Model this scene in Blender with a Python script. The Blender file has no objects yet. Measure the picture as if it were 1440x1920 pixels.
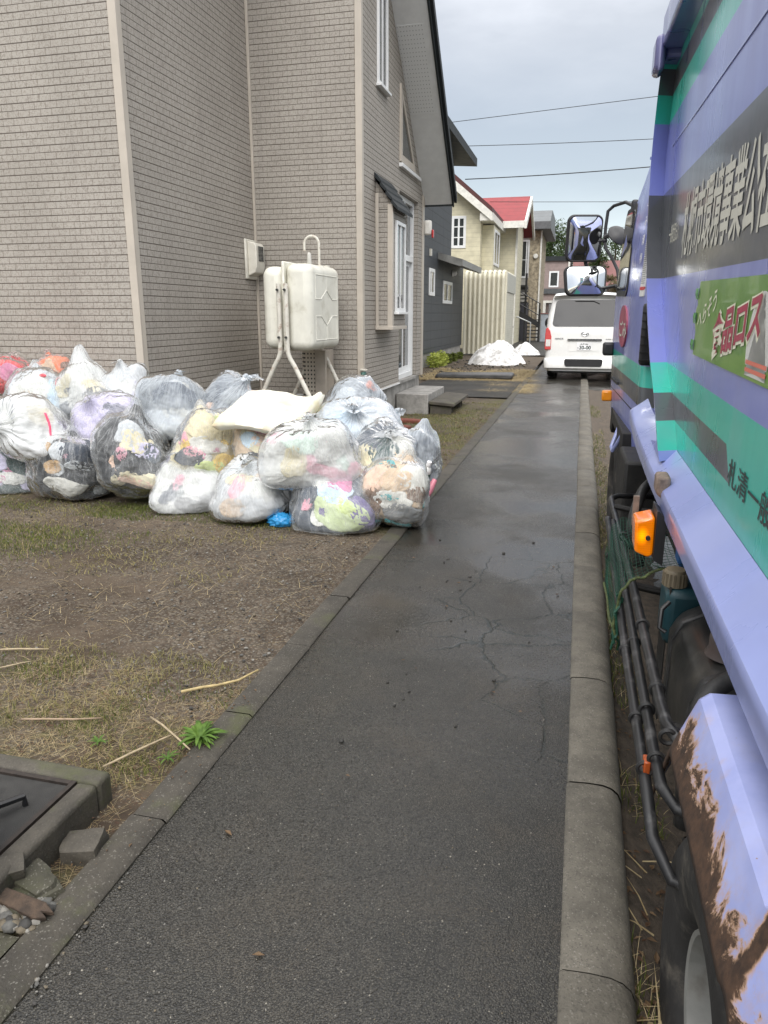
import bpy, bmesh, math, random
import numpy as np
from mathutils import Vector, Matrix
R = math.radians
sc = bpy.context.scene
col = sc.collection
rng = random.Random(7)

# ---------------------------------------------------------------- camera
cam_d = bpy.data.cameras.new("camera"); cam = bpy.data.objects.new("camera", cam_d); col.objects.link(cam)
cam_d.sensor_fit = 'AUTO'; cam_d.sensor_width = 36.0; cam_d.lens = 36.0 * 1390 / 1920
cam_d.clip_start = 0.05; cam_d.clip_end = 2000
cam.location = (0, 0, 1.58); cam.rotation_euler = (R(90 - 14.906), 0, R(14.537))
sc.camera = cam
sc.render.resolution_x = 768; sc.render.resolution_y = 1024

# ---------------------------------------------------------------- world: overcast spring sky
SUN_EL, SUN_AZ = R(44), R(172)      # high, behind the camera
w = bpy.data.worlds.new("World"); sc.world = w; w.use_nodes = True
nt = w.node_tree; nt.nodes.clear()
def N(t, kind, **kw):
    n = t.nodes.new(kind)
    for k, v in kw.items():
        setattr(n, k, v)
    return n
wo = N(nt, 'ShaderNodeOutputWorld'); bg = N(nt, 'ShaderNodeBackground'); bg2 = N(nt, 'ShaderNodeBackground'); ads = N(nt, 'ShaderNodeAddShader')
sky = N(nt, 'ShaderNodeTexSky', sky_type='NISHITA', sun_disc=False, sun_elevation=SUN_EL, sun_rotation=SUN_AZ)
bg2.inputs[1].default_value = 0.05
nt.links.new(sky.outputs[0], bg2.inputs[0])
tc = N(nt, 'ShaderNodeTexCoord'); sep = N(nt, 'ShaderNodeSeparateXYZ'); nt.links.new(tc.outputs['Generated'], sep.inputs[0])
mp = N(nt, 'ShaderNodeMapping'); mp.inputs['Scale'].default_value = (1.4, 1.4, 4.2); nt.links.new(tc.outputs['Generated'], mp.inputs[0])
cn = N(nt, 'ShaderNodeTexNoise'); cn.inputs['Scale'].default_value = 1.6; cn.inputs['Detail'].default_value = 6; cn.inputs['Roughness'].default_value = .55
nt.links.new(mp.outputs[0], cn.inputs[0])
ma = N(nt, 'ShaderNodeMath', operation='MULTIPLY_ADD'); ma.inputs[1].default_value = 0.24; ma.inputs[2].default_value = -0.12
nt.links.new(cn.outputs[0], ma.inputs[0])
ad = N(nt, 'ShaderNodeMath', operation='ADD'); nt.links.new(sep.outputs[2], ad.inputs[0]); nt.links.new(ma.outputs[0], ad.inputs[1])
cr = N(nt, 'ShaderNodeValToRGB'); e = cr.color_ramp.elements
stops = [(0.0, (.42, .40, .37)), (.06, (.37, .37, .365)), (.12, (.275, .268, .252)), (.17, (.228, .216, .195)), (.24, (.235, .222, .20)),
         (.32, (.36, .34, .31)), (.5, (.95, .92, .89)), (1.0, (2.0, 1.95, 1.88))]
e[0].position = 0; e[0].color = (*stops[0][1], 1); e[1].position = 1; e[1].color = (*stops[-1][1], 1)
for p_, c_ in stops[1:-1]:
    q = e.new(p_); q.color = (*c_, 1)
nt.links.new(ad.outputs[0], cr.inputs[0])
nt.links.new(cr.outputs[0], bg.inputs[0]); bg.inputs[1].default_value = 1.0
nt.links.new(bg.outputs[0], ads.inputs[0]); nt.links.new(bg2.outputs[0], ads.inputs[1]); nt.links.new(ads.outputs[0], wo.inputs[0])

sun_d = bpy.data.lights.new("sun", 'SUN'); sun_d.energy = 1.45; sun_d.angle = R(40); sun_d.color = (1, .97, .93)
sun = bpy.data.objects.new("sun", sun_d); col.objects.link(sun)
sdir = Vector((math.sin(SUN_AZ) * math.cos(SUN_EL), math.cos(SUN_AZ) * math.cos(SUN_EL), math.sin(SUN_EL)))
sun.rotation_euler = sdir.to_track_quat('Z', 'Y').to_euler()
sc.view_settings.view_transform = 'Standard'; sc.view_settings.look = 'None'; sc.view_settings.exposure = 0.6; sc.view_settings.gamma = 1
sc.cycles.max_bounces = 10; sc.cycles.transparent_max_bounces = 16; sc.cycles.diffuse_bounces = 4; sc.cycles.glossy_bounces = 4
sc.cycles.use_denoising = True

# ---------------------------------------------------------------- materials
class G:
    """tiny node graph wrapper"""
    def __init__(s, name):
        s.m = bpy.data.materials.new(name); s.m.use_nodes = True
        s.t = s.m.node_tree; s.t.nodes.clear()
        s.out = N(s.t, 'ShaderNodeOutputMaterial')
        s._pos = None; s._obj = None
    def pos(s):
        if not s._pos: s._pos = N(s.t, 'ShaderNodeNewGeometry').outputs['Position']
        return s._pos
    def obj(s):
        if not s._obj: s._obj = N(s.t, 'ShaderNodeTexCoord').outputs['Object']
        return s._obj
    def link(s, a, b): s.t.links.new(a, b)
    def set(s, inp, v):
        if hasattr(v, 'is_linked') or hasattr(v, 'links'): s.link(v, inp)
        elif isinstance(v, (tuple, list)) and len(v) == 3 and inp.type == 'RGBA': inp.default_value = (*v, 1)
        else: inp.default_value = v
    def scale(s, vec, sc_):
        n = N(s.t, 'ShaderNodeMapping'); n.inputs['Scale'].default_value = sc_; s.link(vec, n.inputs[0]); return n.outputs[0]
    def noise(s, vec, scale, detail=4, rough=.55, dist=0, color=False):
        n = N(s.t, 'ShaderNodeTexNoise'); s.link(vec, n.inputs['Vector'])
        n.inputs['Scale'].default_value = scale; n.inputs['Detail'].default_value = detail
        n.inputs['Roughness'].default_value = rough; n.inputs['Distortion'].default_value = dist
        return n.outputs[1] if color else n.outputs[0]
    def vor(s, vec, scale, feature='F1', out='Distance', rand=1):
        n = N(s.t, 'ShaderNodeTexVoronoi', feature=feature); s.link(vec, n.inputs['Vector']); n.inputs['Scale'].default_value = scale
        n.inputs['Randomness'].default_value = rand
        return n.outputs[out]
    def math(s, op, a, b=0.0, c=0.0, clamp=False):
        n = N(s.t, 'ShaderNodeMath', operation=op, use_clamp=clamp)
        for i, v in enumerate((a, b, c)):
            s.set(n.inputs[i], v)
        return n.outputs[0]
    def ramp(s, v, lo, hi, a=0.0, b=1.0):
        n = N(s.t, 'ShaderNodeMapRange'); n.interpolation_type = 'SMOOTHSTEP'
        for i, q in enumerate((v, lo, hi, a, b)): s.set(n.inputs[i], q)
        return n.outputs[0]
    def mix(s, f, a, b, blend='MIX'):
        n = N(s.t, 'ShaderNodeMix', data_type='RGBA', blend_type=blend)
        s.set(n.inputs[0], f); s.set(n.inputs[6], a); s.set(n.inputs[7], b); return n.outputs[2]
    def sep(s, v):
        n = N(s.t, 'ShaderNodeSeparateXYZ'); s.link(v, n.inputs[0]); return n.outputs
    def comb(s, x, y, z):
        n = N(s.t, 'ShaderNodeCombineXYZ')
        for i, q in enumerate((x, y, z)): s.set(n.inputs[i], q)
        return n.outputs[0]
    def bump(s, h, strength, dist=.01, prev=None):
        n = N(s.t, 'ShaderNodeBump'); n.inputs['Strength'].default_value = strength; n.inputs['Distance'].default_value = dist
        s.link(h, n.inputs['Height'])
        if prev is not None: s.link(prev, n.inputs['Normal'])
        return n.outputs[0]
    def bsdf(s, col_, rough=.5, normal=None, **kw):
        n = N(s.t, 'ShaderNodeBsdfPrincipled'); s.set(n.inputs['Base Color'], col_); s.set(n.inputs['Roughness'], rough)
        for k, v in kw.items(): s.set(n.inputs[k.replace('_', ' ')], v)
        if normal is not None: s.link(normal, n.inputs['Normal'])
        return n.outputs[0]
    def done(s, sh):
        s.link(sh, s.out.inputs[0]); return s.m

_mc = {}
def mat(name, c, rough=.5, var=.12, vs=6, bump=.15, bs=90, bd=.003, metal=0, coat=0, local=False, spec=.5, dirt=None, dirt_amt=.5, dirt_s=9):
    """general weathered surface"""
    if name in _mc: return _mc[name]
    g = G(name); v = g.obj() if local else g.pos()
    n1 = g.noise(v, vs, 5, .6)
    f = g.ramp(n1, .3, .7)
    a = tuple(max(0, x * (1 - var)) for x in c); b = tuple(min(1, x * (1 + var)) for x in c)
    cc = g.mix(f, a, b)
    if dirt:
        d = g.ramp(g.noise(v, dirt_s, 7, .65), .5, .72, 0, dirt_amt)
        cc = g.mix(d, cc, dirt)
    nb = g.noise(v, bs, 4, .6)
    rr = g.ramp(n1, .25, .75, max(.02, rough - .07), min(1, rough + .07))
    kw = dict(Metallic=metal)
    if coat: kw.update(Coat_Weight=coat, Coat_Roughness=.06)
    nrm = g.bump(nb, bump, bd) if bump else None
    _mc[name] = g.done(g.bsdf(cc, rr, nrm, Specular_IOR_Level=spec, **kw)); return _mc[name]

def mat_siding():
    g = G("brick_siding"); p = g.sep(g.pos())
    u = g.math('ADD', p[0], p[1]); z = p[2]
    H = .0655
    zz = g.math('ADD', z, g.math('MULTIPLY', g.math('SINE', g.math('MULTIPLY', z, math.pi / H)), H * .075))
    vec = g.comb(u, zz, 0.0)
    br = N(g.t, 'ShaderNodeTexBrick'); g.link(vec, br.inputs['Vector']); br.offset = .5; br.offset_frequency = 2
    br.inputs['Scale'].default_value = 1; br.inputs['Brick Width'].default_value = .128; br.inputs['Row Height'].default_value = H
    br.inputs['Mortar Size'].default_value = .0034; br.inputs['Mortar Smooth'].default_value = .15
    br.inputs['Color1'].default_value = (1, 1, 1, 1); br.inputs['Color2'].default_value = (.55, .55, .55, 1); br.inputs['Mortar'].default_value = (0, 0, 0, 1)
    # horizontal groove deeper than the vertical joints, its shadow painted in darker
    fz = g.math('FRACT', g.math('DIVIDE', zz, H)); d = g.math('ABSOLUTE', g.math('SUBTRACT', fz, .5)); hj = g.ramp(d, .415, .47)
    n1 = g.noise(g.pos(), 55, 6, .7, .8); n2 = g.noise(g.pos(), 1.1, 3)
    base = g.mix(g.ramp(n2, .35, .65), (.318, .296, .262), (.365, .340, .302))
    base = g.mix(g.ramp(n1, .47, .60, 0, .62), base, (.17, .145, .12))
    base = g.mix(g.math('MULTIPLY', g.sep(br.outputs['Color'])[0], .14), base, (.50, .46, .41))
    c = g.mix(g.math('MULTIPLY', br.outputs['Fac'], .6), base, (.13, .10, .08))
    c = g.mix(g.math('MULTIPLY', hj, .66), c, (.06, .048, .038))
    h = g.math('SUBTRACT', g.math('MULTIPLY', n1, .5), g.math('ADD', br.outputs['Fac'], g.math('MULTIPLY', hj, 1.2)))
    # rain streaks and splash-up dirt low on the wall
    st = g.noise(g.scale(g.pos(), (9, 9, .5)), 1, 5)
    c = g.mix(g.ramp(st, .55, .75, 0, .22), c, (.16, .145, .13))
    return g.done(g.bsdf(c, .62, g.bump(h, .55, .006), Specular_IOR_Level=.35))

def mat_lap(name, c, H=.2, joint=None, rough=.5, vert=False, dark=.45):
    """horizontal lapped boards"""
    g = G(name); p = g.sep(g.pos()); z = g.math('ADD', p[0], p[1]) if vert else p[2]
    f = g.math('FRACT', g.math('DIVIDE', z, H)); ln = g.ramp(f, .0, .10, 1, 0)
    cc = g.mix(g.ramp(g.noise(g.pos(), 3, 5), .3, .7), tuple(x * .88 for x in c), tuple(min(1, x * 1.1) for x in c))
    if joint:
        u = g.math('FRACT', g.math('DIVIDE', g.math('ADD', p[0], p[1]), joint)); jl = g.ramp(u, 0, .012, 1, 0)
        ln = g.math('MAXIMUM', ln, jl)
    cc = g.mix(g.math('MULTIPLY', ln, dark), cc, tuple(x * .25 for x in c))
    return g.done(g.bsdf(cc, rough, g.bump(g.math('SUBTRACT', f, ln), .4, .012)))

def mat_asphalt(name, base=.052, wet=True, cracks=False):
    g = G(name); v = g.pos()
    big = g.noise(v, .9, 5, .6); mid = g.noise(v, 7, 5, .6)
    ag = g.vor(v, 210, out='Color'); agd = g.vor(v, 210)
    s = g.sep(ag)
    c = g.mix(g.ramp(mid, .3, .7), (base * .76, base * .69, base * .54), (base * 1.3, base * 1.2, base * .94))
    c = g.mix(g.ramp(s[0], .35, 1.0, 0, .7), c, (base * 2.1, base * 1.98, base * 1.7))
    c = g.mix(g.ramp(s[1], .988, .992, 0, .8), c, (.16, .15, .125))
    c = g.mix(g.ramp(s[2], .0, .12, .9, 0), c, (.006, .006, .006))
    # brownish silt that washed on from the yard
    c = g.mix(g.ramp(g.noise(v, 2.3, 7, .65), .44, .68, 0, .7), c, (.062, .051, .036))
    # bigger pale chips in the mix
    v2 = g.vor(v, 95, out='Color'); d2 = g.vor(v, 95); fine = g.noise(v, 330, 2, .7); s2 = g.sep(v2)
    chip = g.math('MULTIPLY', g.ramp(s2[0], .978, .982), g.ramp(d2, .16, .36, .85, 0))
    c = g.mix(chip, c, (.27, .25, .215))
    c = g.mix(g.ramp(agd, .42, .62, 0, .75), c, (.005, .005, .0045))
    c = g.mix(g.math('MULTIPLY', g.ramp(s[2], .55, .85, .0, .8), g.ramp(agd, .2, .45, 1, 0)), c, (base * 3.2, base * 3.0, base * 2.55))
    c = g.mix(g.ramp(fine, .38, .5, .75, 0), c, (.004, .004, .004))
    c = g.mix(g.ramp(fine, .55, .68, 0, .5), c, (base * 2.6, base * 2.45, base * 2.1))
    h = g.math('ADD', g.math('MULTIPLY', agd, .9), g.math('MULTIPLY', g.noise(v, 90, 3), .6))
    if cracks:
        p = g.sep(v)
        wv = g.mix(.22, v, g.noise(v, 2.6, 4, .6, color=True), 'ADD')
        e_ = g.vor(wv, 2.4, 'DISTANCE_TO_EDGE')
        dx_ = g.math('DIVIDE', g.math('ADD', p[0], .22), .55); dy_ = g.math('DIVIDE', g.math('ADD', p[1], -4.0), .95); m1_ = g.ramp(g.math('ADD', g.math('MULTIPLY', dx_, dx_), g.math('MULTIPLY', dy_, dy_)), 1.25, .7)
        msk = g.math('MAXIMUM', m1_, g.math('MULTIPLY', g.ramp(g.noise(v, .6, 3), .5, .6, 0, .8), g.ramp(p[1], 1.9, 2.6)))
        ln = g.math('MULTIPLY', g.ramp(e_, .004, .018, 1, 0), msk)
        c = g.mix(g.math('MULTIPLY', ln, .95), c, (.004, .009, .008))
        h = g.math('SUBTRACT', h, g.math('MULTIPLY', ln, 2))
    r = g.ramp(big, .35, .68, .22 if wet else .7, .55 if wet else .85)
    if wet:
        py = g.sep(v)[1]; wm = g.math('MULTIPLY', g.ramp(g.noise(v, .75, 4, .55), .42, .56), g.ramp(py, 2.4, 3.6))
        r = g.math('MULTIPLY', r, g.math('SUBTRACT', 1.0, g.math('MULTIPLY', wm, .62))); h = g.math('MULTIPLY', h, g.math('SUBTRACT', 1.0, g.math('MULTIPLY', wm, .7)))
    r = g.math('ADD', r, g.math('MULTIPLY', g.math('SUBTRACT', s[0], .5), .25))
    return g.done(g.bsdf(c, r, g.bump(h, .4, .004), Specular_IOR_Level=.45))

def mat_concrete(name, c=(.23, .215, .19), moss=.0, pebbles=.25, dark=.4):
    g = G(name); v = g.pos()
    n = g.noise(v, 5, 7, .65); n2 = g.noise(v, 30, 5, .6)
    cc = g.mix(g.ramp(n, .3, .7), tuple(x * .62 for x in c), tuple(x * 1.15 for x in c))
    cc = g.mix(g.ramp(n2, .45, .75, 0, dark), cc, tuple(x * .35 for x in c))
    if pebbles:
        s = g.sep(g.vor(v, 260, out='Color')); cc = g.mix(g.ramp(s[0], .93, .97, 0, pebbles), cc, (.36, .34, .30)); cc = g.mix(g.ramp(s[1], .88, .93, 0, .5), cc, (.05, .045, .038))
    if moss: cc = g.mix(g.ramp(g.noise(v, 3.5, 6, .7), .62 - moss * .3, .72, 0, .75), cc, (.07, .075, .03))
    return g.done(g.bsdf(cc, .78, g.bump(g.math('ADD', g.noise(v, 120, 4), g.math('MULTIPLY', n2, 1.5)), .5, .004)))

def mat_soil():
    g = G("yard_soil"); v = g.pos(); p = g.sep(v)
    n = g.noise(v, 1.3, 7, .62); n2 = g.noise(v, 9, 6, .65); n3 = g.noise(v, 40, 5, .7)
    c = g.mix(g.ramp(n, .34, .66), (.052, .037, .024), (.105, .080, .056))
    c = g.mix(g.ramp(n2, .45, .75, 0, .7), c, (.024, .017, .012))
    # trodden gravel: stones of every grey
    va = g.vor(v, 60, out='Color'); vd = g.vor(v, 60); s = g.sep(va)
    gm = g.ramp(g.noise(v, .75, 4, .6), .38, .54)
    st = g.mix(s[0], (.032, .027, .022), (.18, .157, .125))
    c = g.mix(g.math('MULTIPLY', gm, g.ramp(vd, .42, .62, .72, 0)), c, st)
    vb = g.sep(g.vor(v, 170, out='Color')); c = g.mix(g.ramp(vb[0], .93, .96, 0, .7), c, (.19, .165, .125))
    c = g.mix(g.ramp(vb[1], .93, .96, 0, .6), c, (.06, .03, .018))
    # moss and low green film
    yo = g.sep(g.obj())
    gr = g.math('MULTIPLY', g.ramp(g.noise(v, 1.7, 5, .6), .44, .6), g.ramp(n3, .35, .6))
    near = g.math('MAXIMUM', g.ramp(p[1], 2.75, 2.35), g.math('MULTIPLY', g.ramp(p[1], 5.0, 5.35), g.ramp(p[1], 6.9, 6.5)))
    near = g.math('MAXIMUM', near, g.math('MULTIPLY', g.ramp(p[1], 7.6, 8.6), g.ramp(p[1], 15, 14)))
    c = g.mix(g.math('MULTIPLY', g.math('MULTIPLY', gr, near), .85), c, (.085, .088, .024))
    h = g.math('ADD', g.math('MULTIPLY', g.math('SUBTRACT', 1, vd), gm), g.math('ADD', n3, g.math('MULTIPLY', n2, 2)))
    return g.done(g.bsdf(c, .88, g.bump(h, .8, .012), Specular_IOR_Level=.3))

def mat_glass(name, tint=(.03, .035, .04), rough=.03, see=0.0):
    g = G(name); sh = g.bsdf(tint, rough, None, Specular_IOR_Level=.8, Coat_Weight=1.0, Coat_Roughness=.02)
    if see:
        tr = N(g.t, 'ShaderNodeBsdfTransparent'); mx = N(g.t, 'ShaderNodeMixShader'); mx.inputs[0].default_value = see
        g.link(sh, mx.inputs[1]); g.link(tr.outputs[0], mx.inputs[2]); sh = mx.outputs[0]
    return g.done(sh)

def mat_paint(name, c, rough=.34, dirt=(.30, .30, .36), dirt_amt=.30, coat=.5):
    """vehicle paint under road film: object coordinates so it rides with the truck"""
    if name in _mc: return _mc[name]
    g = G(name); v = g.obj()
    st = g.noise(g.scale(v, (2, 4.5, .7)), 1, 5, .5); n = g.noise(v, 2.5, 6, .6)
    cc = g.mix(g.ramp(n, .3, .7), tuple(x * .93 for x in c), tuple(min(1, x * 1.05) for x in c))
    cc = g.mix(g.ramp(st, .38, .75, dirt_amt * .35, dirt_amt), cc, dirt)
    cc = g.mix(g.ramp(g.noise(v, 150, 3), .68, .74, 0, .12), cc, dirt)
    r = g.ramp(st, .3, .75, rough - .1, rough + .14)
    _mc[name] = g.done(g.bsdf(cc, r, g.bump(g.noise(v, 6, 2), .06, .01), Specular_IOR_Level=.5, Coat_Weight=coat, Coat_Roughness=.12)); return _mc[name]

def mat_rust_fender():
    g = G("rusted_fender_paint"); v = g.obj(); p = g.sep(v)
    wob = g.math('MULTIPLY', g.math('SUBTRACT', g.noise(v, 8.5, 7, .68, .6), .5), .115)
    fine = g.math('MULTIPLY', g.math('SUBTRACT', g.noise(v, 42, 6, .7), .5), .024)
    wob = g.math('ADD', wob, fine)
    edge = g.math('SUBTRACT', g.math('ADD', p[0], g.math('ADD', wob, g.ramp(p[1], -.62, -.84, 0, .012))), -.154)          # distance from the outer lip
    seam = g.math('SUBTRACT', g.math('ABSOLUTE', g.math('ADD', p[1], .925)), g.math('ADD', g.math('MULTIPLY', wob, .55), .020))
    d = g.math('MINIMUM', edge, seam)
    rust = g.ramp(d, .004, -.004); halo = g.math('MAXIMUM', g.ramp(d, .012, 0), g.math('MULTIPLY', g.ramp(d, .05, 0), g.ramp(g.noise(v, 16, 6, .7), .45, .7, 0, .55)))
    paint = g.mix(g.ramp(g.noise(v, 9, 5), .3, .7), (.30, .34, .62), (.38, .42, .70))
    paint = g.mix(g.ramp(g.noise(v, 5, 6, .65), .52, .75, 0, .35), paint, (.42, .38, .42))
    sp = g.ramp(g.noise(v, 55, 3), .735, .76); paint = g.mix(sp, paint, (.3, .18, .08))
    rc = g.mix(g.ramp(g.noise(v, 26, 7, .7), .3, .7), (.026, .015, .010), (.085, .045, .025))
    c = g.mix(g.math('MULTIPLY', halo, .8), paint, (.55, .30, .08))
    c = g.mix(rust, c, rc)
    hh = g.math('SUBTRACT', g.math('MULTIPLY', g.noise(v, 90, 5), g.math('MULTIPLY', rust, .6)), rust)
    return g.done(g.bsdf(c, g.ramp(rust, 0, 1, .38, .92), g.bump(hh, .7, .004)))

def mat_film(name, op, tint=(.80, .83, .85)):
    """thin translucent polythene: milky on creases and edges, clear where it is stretched"""
    g = G(name); v = g.obj()
    wv = g.mix(.35, v, g.noise(v, 5, 4, color=True), 'ADD')
    n = g.noise(wv, 7, 2.5, .5); rid = g.math('SUBTRACT', 1.0, g.math('MULTIPLY', g.math('ABSOLUTE', g.math('SUBTRACT', n, .5)), 5.0), clamp=True)
    rid = g.math('POWER', rid, 2.5)
    n2 = g.noise(g.scale(wv, (1, 1, .45)), 30, 4, .6); rid2 = g.math('POWER', g.math('SUBTRACT', 1.0, g.math('MULTIPLY', g.math('ABSOLUTE', g.math('SUBTRACT', n2, .5)), 5.0), clamp=True), 3)
    lw = N(g.t, 'ShaderNodeLayerWeight'); lw.inputs[0].default_value = .35
    clo = g.ramp(g.noise(v, 3.2, 3), .36, .66, op * .55, op * 1.25)
    o = g.math('ADD', clo, g.math('ADD', g.math('MULTIPLY', rid, .11), g.math('MULTIPLY', rid2, .012)))
    o = g.math('ADD', o, g.math('MULTIPLY', g.math('POWER', lw.outputs['Facing'], 2.5), .32), clamp=True)
    uv = g.sep(N(g.t, 'ShaderNodeUVMap').outputs[0]); an = g.math('MULTIPLY', uv[0], 2 * math.pi)
    cv = g.comb(g.math('MULTIPLY', g.math('COSINE', an), 3.2), g.math('MULTIPLY', g.math('SINE', an), 3.2), g.math('MULTIPLY', uv[1], .8))
    cv = g.mix(.12, cv, g.noise(v, 7, 3, color=True), 'ADD')
    n3 = g.noise(cv, 2.2, 1.6, .5); st_ = g.math('POWER', g.math('SUBTRACT', 1.0, g.math('MULTIPLY', g.math('ABSOLUTE', g.math('SUBTRACT', n3, .5)), 9.0), clamp=True), 2.0)
    st_ = g.math('MULTIPLY', st_, g.ramp(uv[1], 2.6, .7, .25, 1))
    o = g.math('ADD', o, g.math('MULTIPLY', st_, .20), clamp=True)
    h = g.math('ADD', g.math('MULTIPLY', rid, .9), g.math('MULTIPLY', st_, .35)); h = g.math('ADD', g.math('MULTIPLY', h, 1.0), g.math('ADD', g.math('MULTIPLY', rid2, .12), g.math('MULTIPLY', n, .6)))
    nrm = g.bump(h, .30, .008)
    body = g.bsdf(tint, .45, nrm, Specular_IOR_Level=.12)
    tl = N(g.t, 'ShaderNodeBsdfTranslucent'); g.set(tl.inputs[0], tint); g.link(nrm, tl.inputs['Normal'])
    m0 = N(g.t, 'ShaderNodeMixShader'); m0.inputs[0].default_value = .3; g.link(body, m0.inputs[1]); g.link(tl.outputs[0], m0.inputs[2])
    tr = N(g.t, 'ShaderNodeBsdfTransparent'); tr.inputs[0].default_value = (.97, .98, .98, 1)
    m1 = N(g.t, 'ShaderNodeMixShader'); g.link(o, m1.inputs[0]); g.link(tr.outputs[0], m1.inputs[1]); g.link(m0.outputs[0], m1.inputs[2])
    gl = N(g.t, 'ShaderNodeBsdfGlossy'); gl.inputs['Roughness'].default_value = .22; g.link(nrm, gl.inputs['Normal'])
    fr = N(g.t, 'ShaderNodeFresnel'); fr.inputs[0].default_value = 1.12; g.link(nrm, fr.inputs['Normal'])
    m2 = N(g.t, 'ShaderNodeMixShader'); g.link(fr.outputs[0], m2.inputs[0]); g.link(m1.outputs[0], m2.inputs[1]); g.link(gl.outputs[0], m2.inputs[2])
    return g.done(m2.outputs[0])

def mat_cloth(c, key):
    nm = "cloth_" + key
    if nm in _mc: return _mc[nm]
    g = G(nm); v = g.obj()
    n = g.noise(v, 14, 6, .65, .5)
    cc = g.mix(g.ramp(n, .3, .7), tuple(x * .82 for x in c), tuple(min(1, x * 1.1) for x in c))
    _mc[nm] = g.done(g.bsdf(cc, .9, g.bump(g.math('ADD', n, g.math('MULTIPLY', g.noise(v, 45, 4), .3)), .45, .012), Specular_IOR_Level=.2)); return _mc[nm]

def mat_blade(name, a, b):
    g = G(name); oi = g.noise(g.pos(), 23, 2); c = g.mix(g.ramp(oi, .3, .7), a, b)
    d = g.bsdf(c, .6, None, Specular_IOR_Level=.3); tl = N(g.t, 'ShaderNodeBsdfTranslucent'); g.set(tl.inputs[0], c)
    m = N(g.t, 'ShaderNodeMixShader'); m.inputs[0].default_value = .25; g.link(d, m.inputs[1]); g.link(tl.outputs[0], m.inputs[2]); return g.done(m.outputs[0])

# ---------------------------------------------------------------- mesh helpers
def wmat(o):
    m = Matrix.LocRotScale(o.location, o.rotation_euler, o.scale)
    return wmat(o.parent) @ m if o.parent else m

def tag(o, label=None, cat=None, group=None, kind=None):
    for k, v in (('label', label), ('category', cat), ('group', group), ('kind', kind)):
        if v: o[k] = v
    return o

def empty(name, loc, label, cat, group=None, rot=(0, 0, 0)):
    o = bpy.data.objects.new(name, None); col.objects.link(o); o.location = loc; o.rotation_euler = rot; o.empty_display_size = .2
    return tag(o, label, cat, group)

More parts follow.
